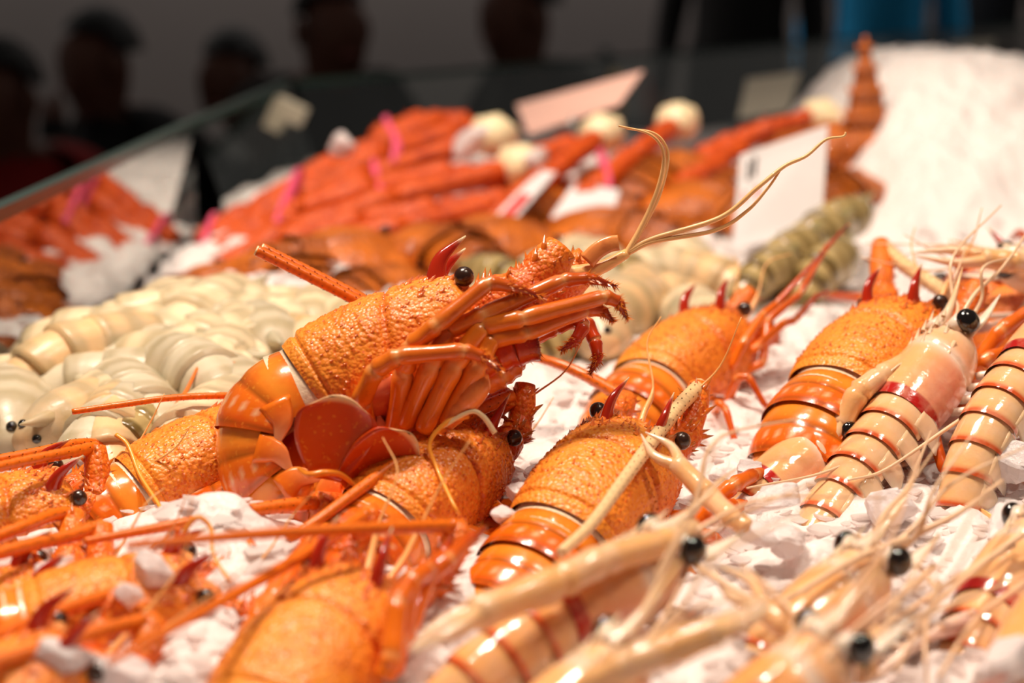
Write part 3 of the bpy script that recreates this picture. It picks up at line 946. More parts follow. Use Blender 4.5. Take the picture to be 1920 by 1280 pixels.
l9 = lobster('rock_lobster', 'orange rock lobster mostly outside the left edge, lower of the left pair', L9f, .8, 99,
             ants=([(138, 962, .71), (100, 965, .70), (50, 985, .68), (-30, 1015, .66)], [(192, 985, .68), (130, 1005, .665), (60, 1020, .65), (-30, 1045, .63)]), ant_r=(.0045, .0038), hide_legs=('L0', 'L1', 'L2', 'L3', 'L4', 'R0', 'R1', 'R2', 'R3', 'R4'))
whip(l9, L9f, [(60, 1030, .66), (75, 1055, .65), (110, 1062, .64), (200, 1046, .635), (280, 1060, .63), (352, 1092, .62)], .0016, .0008, ORANGE)
L10f = Frame(215, 1160, .60, (.92, .14, .36), (-.15, .86, -.48), scale=0.7, df=0.943)
l10 = lobster('rock_lobster', 'orange rock lobster with lumps of ice melting on its back', L10f, .7, 110, ants=(None, None), hide_legs=('L0', 'L1', 'L2', 'L3', 'L4', 'R1', 'R2', 'R3', 'R4'))
whip(l10, L10f, [(330, 1050, .62), (345, 1000, .62), (370, 970, .62), (395, 990, .62), (400, 1040, .61), (430, 1088, .60)], .0012, .0007, YEL)
whip(l10, L10f, [(366, 1130, .60), (350, 1060, .61), (330, 1020, .62), (335, 990, .62)], .0016, .0010, ORANGE)
L11f = Frame(-30, 1365, .52, (.80, .34, .50), (-.18, .84, -.50), scale=0.78, df=0.96)
l11 = lobster('rock_lobster', 'orange rock lobster cut off in the lower left corner', L11f, .78, 121,
              ants=([(215, 1112, .57), (140, 1135, .555), (60, 1165, .54), (-40, 1205, .52)], [(290, 1160, .55), (200, 1180, .535), (100, 1208, .52), (-40, 1250, .50)]), ant_r=(.0040, .0034), hide_legs=('L0', 'L1', 'L2', 'L3', 'L4', 'R0', 'R1', 'R2', 'R3', 'R4'))
L12f = Frame(690, 945, .79, (.90, .06, .42), (-.05, .86, -.50), scale=0.9, df=0.915)
l12 = lobster('rock_lobster', 'shaded orange rock lobster tail wedged under the large propped lobster', L12f, .9, 132, curl=(10, 20, 26, 28, 28, 20), tint=.45,  # shell colour darkened by tint as painted shade under the hero
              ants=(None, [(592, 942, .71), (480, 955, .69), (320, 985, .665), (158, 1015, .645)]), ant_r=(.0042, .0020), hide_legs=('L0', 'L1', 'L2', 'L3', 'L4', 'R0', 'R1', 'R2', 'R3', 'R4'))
L13f = Frame(1905, 625, .93, (-.25, .55, .80), (-.2, .80, -.5))
lobster('rock_lobster', 'red spiny rock lobster head behind the foremost langoustine head', L13f, 1.0, 143, tint=.4, peds=((1850, 500, .99), (1900, 500, .99)), antennules=False)

# ------------------------------------------------------------------ langoustines
LL = .062
LPINK = srgb(228, 140, 118); LWHITE = srgb(246, 226, 208); LRED = srgb(186, 28, 22); LOR = srgb(224, 92, 30)


def lang_surf(u, t):
    u, t = np.broadcast_arrays(np.asarray(u, float), np.asarray(t, float))
    ph = t * 2.35
    w = ip(u, [0, .1, .4, .65, .85, 1.0], [.0165, .0172, .0178, .0160, .0115, .0045])
    h = ip(u, [0, .1, .4, .65, .85, 1.0], [.0165, .0175, .0180, .0165, .0125, .0060])
    gr = .60 - .10 * np.abs(t)
    k = 1 - .07 * g(u - gr, .02)
    y = w * np.sin(ph) * k; z = h * np.cos(ph) * k
    x = u * LL + .010 * np.clip(1 - u * 3, 0, 1) * np.abs(t) * -0.4
    return np.stack([x, y, z + .0015 * u], -1)


def claw(parent, pts, r, col=PEACH, gape=.004, name='claw_arm', redtip=True):
    """pts: local joints: shoulder.. wrist, palm end, finger tip"""
    pts = np.asarray(pts, float)
    n = len(pts)
    p = leg_path(pts[:-1]); rj = r * np.interp(np.linspace(0, 1, n - 1), [0, .5, .75, 1], [.75, .9, 1.0, .9])
    V, F = tube(p, leg_rad(rj, n - 2), 12)
    s_ = np.linspace(0, 1, len(p))
    c = mixc(col, LWHITE, .25 * (np.sin(s_ * 14) > .2))
    arm = MB().add(V, F, np.repeat(c, 12, 0)).build(name, M_LANG, parent)
    a, b = pts[-2], pts[-1]; d = norm(b - a); sd = norm(np.cross(d, [0.1, .3, 1.0]))
    for q in (-1, 1):
        fp = crom([a - d * r * .4 + sd * q * r * .3, a + (b - a) * .4 + sd * q * (gape + r * .2), b + sd * q * gape * .5 - sd * q * gape * .2], 6)
        V, F = tube(fp, np.interp(np.linspace(0, 1, len(fp)), [0, .5, 1], [r * .62, r * .42, .0004]), 8)
        cc = mixc(col, LWHITE, np.linspace(0, .8, len(fp)))
        MB().add(V, F, np.repeat(cc, 8, 0)).build('claw_finger', M_LANG, arm)
    # spines along the palm
    L_ = pts[-2] - pts[-3]
    k = 8
    q = pts[-3] + L_ * np.linspace(.05, .95, k)[:, None] + sd * r * .8
    V, F = cones(q, np.tile(sd + d * .8, (k, 1)), .0022, .0007, 5)
    MB().add(V, F, LOR).build('spines', M_LLEG, arm, kind='stuff')
    return arm


def langoustine(label, fr, s=1.0, seed=1, curl=(4, 8, 12, 14, 16, 18), claws=(), whips=(), legs=True, head=True, body_col=None):
    rng = np.random.RandomState(seed)
    root = thing('langoustine', label, 'langoustine', fr.o, fr.Rm, 'pale striped langoustines on the ice')
    PC = PEACH if body_col is None else body_col
    nu, nv = 60, 60
    u = np.linspace(0, 1, nu)[:, None]; t = np.linspace(-1, 1, nv)[None]
    S = lang_surf(u, t)
    uu = np.broadcast_to(u, (nu, nv)); at = np.abs(np.broadcast_to(t, (nu, nv)))
    C = mixc(PC, LPINK, np.clip((at - .22) * 2.2, 0, 1) * g(uu - .25, .4) * .95)
    C = mixc(C, LWHITE, .85 * g(uu - (.60 - .1 * at), .06) + .6 * np.clip((uu - .62) / .3, 0, 1))
    C = mixc(C, LRED, (uu < .085) * 1.0)
    car = MB().add(S.reshape(-1, 3), gridF(nu, nv), C.reshape(-1, 3)).build('carapace', M_LANG, root, scale=s)
    V, F = lang_inner()
    MB().add(V, F, LPINK).build('underside', M_LLEG, root, scale=s)
    # rostrum + ridge spines
    p = crom([(.050, 0, .0150), (.062, 0, .0140), (.074, 0, .0165), (.090, 0, .0220)], 6)
    V, F = tube(p, np.linspace(.0042, .0003, len(p)), 8, .8)
    ro = MB().add(V, F, np.repeat(mixc(LWHITE, PC, np.linspace(0, 1, len(p))), 8, 0)).build('rostrum', M_LANG, root, scale=s)
    b = []
    for sd in (-1, 1):
        for x in (.036, .043, .050, .057): b.append((x, sd * .0045, .0165))
        for x in (.046, .054): b.append((x, sd * .0095, .0125))
    V, F = cones(np.array(b), np.tile([1, 0, .35], (len(b), 1)), .006, .0012, 6)
    MB().add(V, F, mixc(LWHITE, PC, .4)).build('spines', M_LANG, ro, kind='stuff', scale=s)
    for sd in (-1, 1):
        V, F = tube([(.052, sd * .007, .0095), (.058, sd * .0105, .0105)], [.0042, .004], 10)
        MB().add(V, F, LWHITE).build('eye_stalk', M_LANG, root, scale=s)
        V, F = sphere((.0575, sd * .0130, .0085), .0058, sc=(1.0, .8, 1.05))
        MB().add(V, F).build('eye', M_EYE, root, scale=s)
        # antennal scale + feelers
        q = crom([(.056, sd * .008, .002), (.068, sd * .012, .003), (.084, sd * .013, .004)], 5)
        V, F = tube(q, np.interp(np.linspace(0, 1, len(q)), [0, .4, 1], [.004, .0048, .0006]), 8, .35, ref=(0, 0, 1))
        MB().add(V, F, LWHITE).build('antenna_scale', M_LANG, root, scale=s)
        for z_, l_ in ((.004, .06), (.008, .085)):
            q0 = np.array([.058, sd * .004, z_])
            q = crom([q0, q0 + (.02, sd * .004, .004), q0 + (.5 * l_, sd * rng.uniform(.004, .014), rng.uniform(.0, .02)), q0 + (l_, sd * rng.uniform(.0, .03), rng.uniform(-.01, .03))], 6)
            V, F = tube(q, np.linspace(.0014, .0004, len(q)), 6)
            MB().add(V, F, mixc(PC, LWHITE, .4)).build('feeler', M_LLEG, root, scale=s)
    # tail
    o = np.array([.002, 0, .0]); ang = 0; sl = .0142
    flesh = []
    TL = TailLine(o, sl, curl)
    for k in range(6):
        wk = .0162 - .0010 * k; hk = .0155 - .0010 * k
        nr, na = 14, 36
        sv = np.linspace(-.15, 1.06, nr); av = np.linspace(-2.0, 2.0, na)
        prof = ip(sv, [-.15, .05, .3, .6, .9, 1.06], [.965, .985, 1.0, 1.008, 1.016, 1.004])
        ring = []; cols = []
        for i, q in enumerate(sv):
            cc_, d, up = TL.at(k + q)
            ring.append(cc_ + up * (hk * prof[i] * np.cos(av))[:, None] + np.array([0, 1, 0]) * (wk * prof[i] * np.sin(av))[:, None])
            c = mixc(PC, LWHITE, .35 * (np.abs(av) / 2) ** 2 + .15 * g(q - .4, .2))
            c = mixc(c, mixc(LOR, LRED, .25), np.full(na, .95 if q > .90 else (.25 if q > .80 else 0)) * (np.abs(av) < 1.8))
            cols.append(c)
        if k == 5:
            for f_ in (.8, .4, .05):
                ring.append(cc_ + up * (hk * f_ * np.cos(av))[:, None] + np.array([0, 1, 0]) * (wk * f_ * np.sin(av))[:, None]); cols.append(cols[3])
        o, d, up = TL.at(k)
        V, F = loft(ring, False)
        sg = MB().add(V, F, np.array(cols).reshape(-1, 3)).build('tail_segment', M_LANG, root, scale=s)
        for sd in (-1, 1):
            b0 = o + d * sl * .5 + up * (hk * math.cos(1.8)) + np.array([0, sd, 0]) * wk * math.sin(1.8)
            pth = crom([b0 + up * .004, b0 - up * .003, b0 - up * .008 + d * .003, b0 - up * .013 + d * .0065], 4)
            V, F = tube(pth, np.interp(np.linspace(0, 1, len(pth)), [0, .5, 1], [.0062, .0056, .0004]), 8, .2, ref=(0, 1, 0))
            MB().add(V, F, mixc(PC, LWHITE, np.repeat(np.linspace(.3, 1, len(pth)), 8))).build('side_plate', M_LANG, sg, scale=s)
        flesh.append((o.copy(), up, wk, hk))
    o, d, up = TL.at(6); ang = TL.ang(6)
    flesh.append((o.copy(), up, wk * .9, hk * .9))
    a = np.linspace(0, 2 * math.pi, 14, endpoint=False)
    V, F = loft([c + np.array([0, 1, 0]) * (np.sin(a) * ww * .85)[:, None] + uq * (np.cos(a) * np.where(np.cos(a) > 0, hh * .85, hh * .45))[:, None] for c, uq, ww, hh in flesh])
    MB().add(V, F, mixc(LPINK, LWHITE, .3)).build('tail_underside', M_LLEG, root, scale=s)
    fd = ang + R(10); d = np.array([-math.cos(fd), 0, -math.sin(fd)]); up = np.array([-math.sin(fd), 0, math.cos(fd)])
    for aa_, sd, l_, w_ in ((0, 1, .022, .0065), (.4, 1, .026, .008), (.4, -1, .026, .008), (.8, 1, .025, .008), (.8, -1, .025, .008)):
        dd = d * math.cos(aa_) + np.array([0, sd, 0]) * math.sin(aa_); ss = np.array([0, 1, 0]) * math.cos(aa_) - sd * d * math.sin(aa_)
        V, F, Cc = paddle(o + np.array([0, sd * .006 * (aa_ > 0), 0]) - up * .0015 * aa_, dd, ss, l_, w_, .0009, .12, mixc(YEL, PC, .5), PC, LWHITE)
        MB().add(V, F, Cc).build('tail_fan_lobe', M_LANG, root, scale=s)
    if legs:
        for sd in (-1, 1):
            for k in range(4):
                x = .042 - .009 * k
                j0 = np.array([x, sd * .010, -.012]); j1 = j0 + (.006, sd * .012, -.006); j2 = j1 + (.024, sd * .008, .004 * rng.randn() * .5)
                j3 = j2 + (.014, sd * .002, -.006); j4 = j3 + (.018, -sd * .002, -.006)
                add_leg(root, np.array([j0, j1, j2, j3, j4]) * s, .0019 * s, LWHITE, name='leg', mat=M_LLEG, tipcol=LPINK)
    for cpts, r in claws:
        claw(root, fr.px(cpts), r)
    for pts, r in whips:
        whip(root, fr, pts, r, r * .45, mixc(PEACH, LWHITE, .4), name='feeler')
    return root


def lang_inner():
    a = np.linspace(0, 2 * math.pi, 16, endpoint=False); rings = []
    for x in np.linspace(.002, LL * .96, 9):
        q = x / LL
        wv = ip(q, [0, .4, .7, 1], [.013, .0145, .012, .004]); hv = wv * .8
        rings.append(np.stack([np.full(16, x), wv * np.cos(a), -.003 + hv * np.sin(a)], -1))
    return loft(rings)


S1 = Frame(1752, 704, .755, (.62, .60, .50), (-.78, .52, -.22), center=(.032, 0, 0), scale=1.15)
langoustine('pale langoustine with a black eye and a red collar leaning on the right lobster', S1, 1.15, 1, curl=(-1, 0, 0, 2, 4, 8),
            claws=[([(1760, 660, .77), (1730, 660, .76), (1650, 705, .74), (1610, 735, .735), (1575, 800, .735), (1555, 850, .735)], .0062)],
            whips=[([(1790, 640, .745), (1700, 800, .72), (1560, 880, .70), (1400, 915, .68)], .0012)])
S2 = Frame(1985, 640, .74, (.68, .53, .50), (-.66, .60, -.46), center=(.032, 0, 0))
langoustine('langoustine at the right edge showing a striped tail and fan', S2, 1.05, 2, curl=(2, 5, 7, 8, 9, 10),
            whips=[([(1900, 720, .72), (1780, 800, .71), (1660, 880, .70), (1590, 900, .69)], .0013)])
S3 = Frame(1512, 868, .735, (.76, .50, .42), (-.45, .78, -.44), center=(.032, 0, 0))
langoustine('langoustine under the foremost striped tail, half buried in ice', S3, .95, 3)
S4 = Frame(1170, 1098, .545, (.80, .36, .48), (-.28, .84, -.46), center=(.032, 0, 0))
langoustine('large blurred langoustine in front of the cream antenna lobster, striped tail low', S4, 1.0, 4, curl=(3, 6, 8, 10, 12, 14), body_col=srgb(244, 182, 112),
            claws=[([(1300, 990, .56), (1240, 1020, .54), (1130, 1050, .52), (1050, 1090, .51), (880, 1155, .49), (770, 1220, .475)], .0066)],
            whips=[([(1300, 1000, .56), (1200, 1010, .55), (1080, 1060, .54), (940, 1110, .53)], .0012), ([(1280, 1040, .55), (1350, 1090, .53), (1470, 1150, .51)], .0018),
                   ([(1310, 1020, .56), (1260, 1130, .53), (1210, 1200, .51)], .0010)])
S5 = Frame(1570, 1135, .56, (.72, .46, .50), (-.38, .80, -.46), center=(.032, 0, 0))
langoustine('blurred langoustine with a shiny black eye among crossed feelers at lower right', S5, 1.0, 5, body_col=srgb(244, 188, 124),
            claws=[([(1400, 990, .60), (1395, 985, .60), (1370, 970, .61), (1330, 930, .63), (1265, 865, .645), (1206, 812, .66)], .0050),
                   ([(1640, 1180, .53), (1620, 1265, .50), (1560, 1230, .50), (1480, 1180, .51), (1420, 1130, .52), (1340, 1060, .54)], .0052)],
            whips=[([(1700, 1010, .57), (1600, 1050, .55), (1450, 1140, .53), (1330, 1210, .51)], .0018), ([(1720, 1000, .58), (1800, 960, .58), (1880, 900, .60)], .0016),
                   ([(1750, 1060, .57), (1650, 1160, .53), (1560, 1290, .50)], .0013), ([(1760, 1090, .55), (1735, 1180, .52), (1740, 1300, .50)], .0013)])
S6 = Frame(1105, 1318, .475, (.74, .54, .40), (-.40, .78, -.46), center=(.032, 0, 0))
langoustine('langoustine cut off at the bottom edge, only its eye and head visible', S6, .95, 6, body_col=srgb(244, 188, 124),
            claws=[([(1060, 1330, .46), (1100, 1285, .455), (1180, 1245, .45), (1260, 1215, .45), (1350, 1180, .45), (1440, 1130, .46)], .0056)])
S7 = Frame(1915, 1070, .60, (.62, .52, .58), (-.45, .76, -.46), center=(.032, 0, 0))
langoustine('blurred striped langoustine tail near the lower right corner', S7, 1.0, 7, curl=(2, 5, 8, 10, 12, 14), body_col=srgb(246, 190, 132),
            whips=[([(1900, 1020, .58), (1800, 1080, .56), (1650, 1180, .52)], .0016), ([(1920, 1000, .58), (1850, 1050, .57), (1740, 1150, .53), (1680, 1260, .50)], .0014), ([(1925, 1090, .56), (1830, 1160, .53), (1760, 1270, .50)], .0014), ([(1760, 1110, .55), (1700, 1040, .58), (1600, 1000, .60)], .0012)])
S8 = Frame(1985, 1180, .53, (.60, .55, .56), (-.45, .76, -.46), center=(.032, 0, 0))
langoustine('blurred langoustine tail cut off in the lower right corner', S8, 1.0, 8, body_col=srgb(246, 180, 110))
S10 = Frame(1490, 1300, .475, (.76, .50, .40), (-.40, .80, -.44), center=(.032, 0, 0))
langoustine('langoustine at the bottom edge right of the single low eye', S10, .95, 10, body_col=srgb(246, 170, 100),
            whips=[([(1600, 1240, .48), (1680, 1180, .50), (1790, 1130, .52), (1920, 1080, .54)], .0013), ([(1580, 1230, .48), (1500, 1160, .50), (1440, 1100, .52), (1390, 1060, .54)], .0013),
                   ([(1620, 1260, .47), (1700, 1100, .52), (1760, 1000, .56)], .0012)])
S9 = Frame(1965, 512, .88, (-.92, .05, .30), (-.1, .8, -.5), center=(.032, 0, 0))
langoustine('langoustine at the right edge whose long claw points left above the heads', S9, 1.0, 9,
            claws=[([(1990, 520, .87), (1960, 505, .86), (1935, 496, .855), (1890, 490, .85), (1840, 484, .85), (1712, 476, .85)], .0068)])


# ------------------------------------------------------------------ people seated beyond the glass
M_SKIN = material('skin', srgb(104, 62, 46), rough=0.55, sss=.1)
M_HAIR = material('black_hair', srgb(14, 12, 11), rough=0.5, bump=[('n', 90, .5, .01)])
M_LIP = material('lip', srgb(130, 70, 62), rough=0.5)


def cloth(name, c):
    return material(name, c, rough=0.85, bump=[('n', 40, .4, .01)])


def person(label, px, py, d, yaw, shirt, pose='sit', trousers=None, hand_mouth=False, standing=False):
    W = P(px, py, d)                       # head centre
    hz = 1.56 if standing else 1.13
    base = np.array([W[0], W[1], W[2] - hz])
    up0 = base[2]
    root = thing('person', label, 'person', (base[0], base[1], 0.0))
    root.rotation_euler = (0, 0, yaw)
    # z offset so that the feet stay on the floor: stretch the trunk a little instead of floating
    dz = up0
    bm_v = []; bm_e = []; rad = []

    def v(p, r, par=None):
        bm_v.append(p); rad.append(r)
        if par is not None: bm_e.append((par, len(bm_v) - 1))
        return len(bm_v) - 1
    sh = .43 if standing else 0
    pel = v((0, 0, .50 + sh), (.15, .12))
    wai = v((.01, 0, .66 + sh + dz * .4), (.145, .105), pel)
    che = v((-.02, 0, .83 + sh + dz * .85), (.17, .12), wai)
    top = v((-.03, 0, .965 + sh + dz), (.12, .09), che)
    nk = v((.015, 0, .985 + sh + dz), (.055, .058), top)
    h0 = v((.03, 0, 1.045 + sh + dz), (.066, .075), nk)
    h1 = v((.035, 0, 1.12 + sh + dz), (.078, .095), h0)
    h2 = v((.025, 0, 1.20 + sh + dz), (.066, .080), h1)
    v((.115, 0, 1.105 + sh + dz), (.012, .014), h1)
    for sd in (-1, 1):
        s1 = v((-.04, sd * .18, .955 + sh + dz), (.062, .06), top)
        if hand_mouth and sd == 1:
            s2 = v((.14, sd * .26, .74 + dz), (.05, .05), s1)
            s3 = v((.20, sd * .12, .93 + dz), (.036, .036), s2)
            hd_ = v((.175, sd * .06, 1.02 + dz), (.034, .022), s3)
            fd = np.array([-.02, -sd * .02, .035])
        elif standing:
            s2 = v((.0, sd * .23, 1.06 + dz), (.048, .048), s1)
            s3 = v((.08, sd * .23, .84 + dz), (.034, .034), s2)
            hd_ = v((.10, sd * .22, .76 + dz), (.036, .022), s3)
            fd = np.array([.01, 0, -.05])
        else:
            s2 = v((.10, sd * .25, .68 + dz), (.05, .05), s1)
            s3 = v((.30, sd * .18, .74), (.036, .036), s2)
            hd_ = v((.38, sd * .15, .74), (.036, .022), s3)
            fd = np.array([.05, -sd * .01, -.012])
        for q, ln in ((-.026, .75), (-.010, 1.0), (.008, 1.05), (.024, .9)):
            f1 = v(tuple(np.array(bm_v[hd_]) + fd * .7 * ln + np.array([0, q, 0])), (.009, .009), hd_)
            v(tuple(np.array(bm_v[f1]) + fd * .6 * ln + np.array([0, 0, -.012])), (.008, .008), f1)
        v(tuple(np.array(bm_v[hd_]) + fd * .3 + np.array([0, -sd * .035, .008])), (.010, .010), hd_)
        hp = v((.0, sd * .10, .49 + sh), (.09, .09), pel)
        if standing:
            kn = v((.02, sd * .10, .50), (.062, .065), hp); an = v((.0, sd * .10, .09), (.042, .045), kn)
        else:
            kn = v((.42, sd * .13, .52), (.065, .065), hp); an = v((.38, sd * .13, .09), (.042, .045), kn)
        v((bm_v[an][0] + .15, sd * .13, .045), (.035, .04), an)
    me = bpy.data.meshes.new('body'); me.from_pydata(bm_v, bm_e, [])
    ob = bpy.data.objects.new('body', me); COL.objects.link(ob)
    md = ob.modifiers.new('skin', 'SKIN'); md.use_smooth_shade = True
    sk = me.skin_vertices[0].data if me.skin_vertices else None
    if sk is None:
        bpy.context.view_layer.objects.active = ob
        me.skin_vertices  # created with the modifier
    for i, r_ in enumerate(rad):
        me.skin_vertices[0].data[i].radius = r_
        me.skin_vertices[0].data[i].use_root = (i == 0)
    ob.modifiers.new('sub', 'SUBSURF').levels = 2
    dg = bpy.context.evaluated_depsgraph_get(); dg.update()
    nm = bpy.data.meshes.new_from_object(ob.evaluated_get(dg))
    bpy.data.objects.remove(ob)
    nm.name = 'body'
    ob = bpy.data.objects.new('body', nm); COL.objects.link(ob); ob.parent = root
    nm.materials.clear()
    for m_ in (M_SKIN, cloth('shirt', shirt), cloth('trousers', srgb(24, 24, 28) if trousers is None else trousers)): nm.materials.append(m_)
    hands = [np.array(p) for p, r_ in zip(bm_v, rad) if r_[0] < .037 and p[2] > .2]
    for f in nm.polygons:
        c = np.array(f.center); f.use_smooth = True
        if c[2] > 1.0 + sh + dz and abs(c[1]) < .085 and c[0] > -.07: f.material_index = 0
        elif any(np.linalg.norm(c - h) < .045 for h in hands): f.material_index = 0
        elif c[2] < .54 + sh: f.material_index = 2
        else: f.material_index = 1
    hc = np.array([.03, 0, 1.135 + sh + dz])
    th = np.linspace(.02, 1.5, 12); ph = np.linspace(0, 2 * math.pi, 24, endpoint=False)
    rings = []
    for t_ in th:
        lim = np.where(np.cos(ph) > .2, np.minimum(t_, 1.05), t_)
        rings.append(hc + np.stack([.098 * np.sin(lim) * np.cos(ph) - .012, .080 * np.sin(lim) * np.sin(ph), .108 * np.cos(lim)], -1))
    V, F = loft(rings, True, False)
    MB().add(V, F).build('hair', M_HAIR, root)
    for sd in (-1, 1):
        V, F = sphere(hc + np.array([.070, sd * .030, -.008]), .011, 8, 10, (.7, 1.2, .7)); MB().add(V, F).build('eye', M_EYE, root)
        V, F = sphere(hc + np.array([.0, sd * .080, -.022]), .028, 8, 10, (.6, .35, 1.1)); MB().add(V, F).build('ear', M_SKIN, root)
    V, F = sphere(hc + np.array([.080, 0, -.070]), .024, 8, 10, (.4, 1, .35)); MB().add(V, F).build('mouth', M_LIP, root)
    return root


BLK = srgb(18, 17, 18)
person('person in a red top seated at the far left edge', 14, 170, 2.9, -1.9, srgb(150, 14, 12))
person('person in a black jacket eating with one hand at the mouth', 205, 105, 3.2, -2.4, BLK, hand_mouth=True)
person('short haired person in dark clothes seated right of the eating person', 448, 140, 3.3, -1.9, srgb(28, 24, 24))
person('person in black whose head reaches the top edge, behind the clamp', 612, 42, 3.1, -1.0, BLK)
person('person in a black coat leaning sideways near the top centre', 992, 18, 3.2, -2.6, srgb(24, 20, 19))
person('person in dark clothes beyond the price card, cut off by the top edge', 1400, -260, 4.2, -2.0, srgb(26, 22, 22), standing=True)
person('standing person in a turquoise blue shirt near the top right', 1668, -230, 4.5, -1.7, srgb(30, 150, 205), standing=True)
person('standing person in dark grey clothes at the top right corner', 1850, -220, 4.7, -2.0, srgb(40, 40, 44), standing=True)


def stool(px, d, who, z=.42):
    W = P(px, 100, d)
    root = thing('stool', 'round wooden stool under the ' + who, 'stool', (W[0], W[1], 0), group='stools beyond the glass')
    V, F = tube([(0, 0, z - .04), (0, 0, z - .005), (0, 0, z)], [.16, .17, .16], 24); MB().add(V, F).build('seat', M_STOOL, root)
    for a in range(4):
        c = math.cos(a * 1.57 + .78) * .14; q = math.sin(a * 1.57 + .78) * .14
        V, F = tube([(c * .8, q * .8, z - .03), (c * 1.2, q * 1.2, 0)], .016, 8); MB().add(V, F).build('leg', M_STOOL, root)


M_STOOL = material('stool_wood', srgb(90, 62, 40), rough=0.5)
for px, d, who in ((14, 2.9, 'person in a red top'), (205, 3.2, 'eating person in black'), (448, 3.3, 'short haired person in dark clothes'), (612, 3.1, 'person in black behind the clamp'), (992, 3.2, 'person in a black coat near the top centre')): stool(px, d, who)

# shelf of packets behind the far glass
M_RACK = material('rack_metal', srgb(40, 42, 42), rough=0.5)
rk = thing('rack', 'dark rack of packets behind the far glass at right', 'rack', (1.25, 5.45, 0))
for z in (.35, .72):
    V, F = box((0, 0, z), (1.9, .3, .025)); MB().add(V, F).build('shelf_board', M_RACK, rk, smooth=False)
for x in (-.9, 0, .9):
    V, F = box((x, 0, .5), (.03, .28, 1.0)); MB().add(V, F).build('upright', M_RACK, rk, smooth=False)
PK = [('yellow', (150, 110, 20)), ('dull red', (110, 20, 16)), ('brown', (84, 50, 24)), ('olive', (70, 74, 20)), ('white', (140, 132, 120)), ('dark green', (26, 52, 36)), ('orange', (150, 70, 16)),
      ('mustard', (130, 96, 16)), ('teal', (20, 84, 92)), ('maroon', (74, 18, 22)), ('tan', (126, 92, 58)), ('gold', (140, 104, 36))]
rng = np.random.RandomState(77)
for i, (cn, c) in enumerate(PK):
    x = .38 + i * .155; h = rng.uniform(.12, .2); r_ = rng.uniform(.035, .05)
    root = thing('packet', cn + ' packet on the dark rack behind the far glass', 'packet', (x, 5.45, .7325), group='packets on the rack')
    p = np.array([(0, 0, 0), (0, 0, h * .1), (0, 0, h * .75), (0, 0, h * .9), (0, 0, h)])
    V, F = tube(p, np.array([.9, 1, 1, .5, .45]) * r_, 16, .8); MB().add(V, F).build('pouch', material('packet_' + cn.replace(' ', '_'), srgb(*c), rough=.4), root)
    V, F = tube([(0, 0, h * .97), (0, 0, h * 1.12)], r_ * .5, 14); MB().add(V, F).build('cap', M_RACK, root)

# ------------------------------------------------------------------ king crab legs
M_CRAB = material('crab_shell', attr=True, rough=0.5, coat=0.08, bump=[('v', 240, .6, .002), ('n', 120, .3, .002)], var=[(60, srgb(150, 30, 2), .5, .7, .6, 3)])
M_BAND = material('pink_rubber', srgb(240, 92, 130), rough=0.4)
M_MEAT = material('pale_meat', srgb(250, 228, 186), rough=0.35, coat=0.3, bump=[('n', 90, .5, .004)], sss=.2, sssr=(.008, .005, .003))
CRED = srgb(178, 40, 2); COR = srgb(212, 82, 3)


def crab_leg(label, pts, r, seed, meat=False, group='cooked king crab legs in the bundle'):
    rng = np.random.RandomState(seed)
    W = np.array([P(*p) for p in pts]); o = W.mean(0)
    root = thing('king_crab_leg', label, 'crab leg', o, group=group)
    W = W - o
    n = len(W) - 1
    for i in range(n):
        a, b = W[i], W[i + 1]
        t = np.linspace(0, 1, 14)[:, None]
        p = a * (1 - t) + b * t
        k = 1 - .13 * i
        rr = r * k * np.interp(t[:, 0], [0, .12, .5, .88, 1], [.7, 1.0, .9, 1.08, .7])
        V, F = tube(p, rr, 12)
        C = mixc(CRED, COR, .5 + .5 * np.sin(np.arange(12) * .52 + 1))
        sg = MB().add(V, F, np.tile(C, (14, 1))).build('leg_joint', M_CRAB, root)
        T, N, B = frames(p); m = 34
        ii = rng.randint(1, 13, m); aa = rng.uniform(0, 6.28, m); rad = N[ii] * np.cos(aa)[:, None] + B[ii] * np.sin(aa)[:, None]
        V, F = cones(p[ii] + rad * rr[ii, None] * .95, rad + T[ii] * .5, rng.uniform(.003, .006, m), .0016, 5)
        MB().add(V, F, mixc(CRED, COR, .2)).build('spines', M_CRAB, sg, kind='stuff')
    if meat:
        c = W[-1]; d = norm(W[-1] - W[-2])
        V, F = sphere((0, 0, 0), r * 1.55, 12, 16, (1.0, .9, .85))
        V = V * (1 + .12 * np.sin(V[:, :1] * 300) * np.cos(V[:, 1:2] * 260 + seed))
        MB().add(V + c + d * r * .9, F).build('shoulder_meat', M_MEAT, root)
    return root


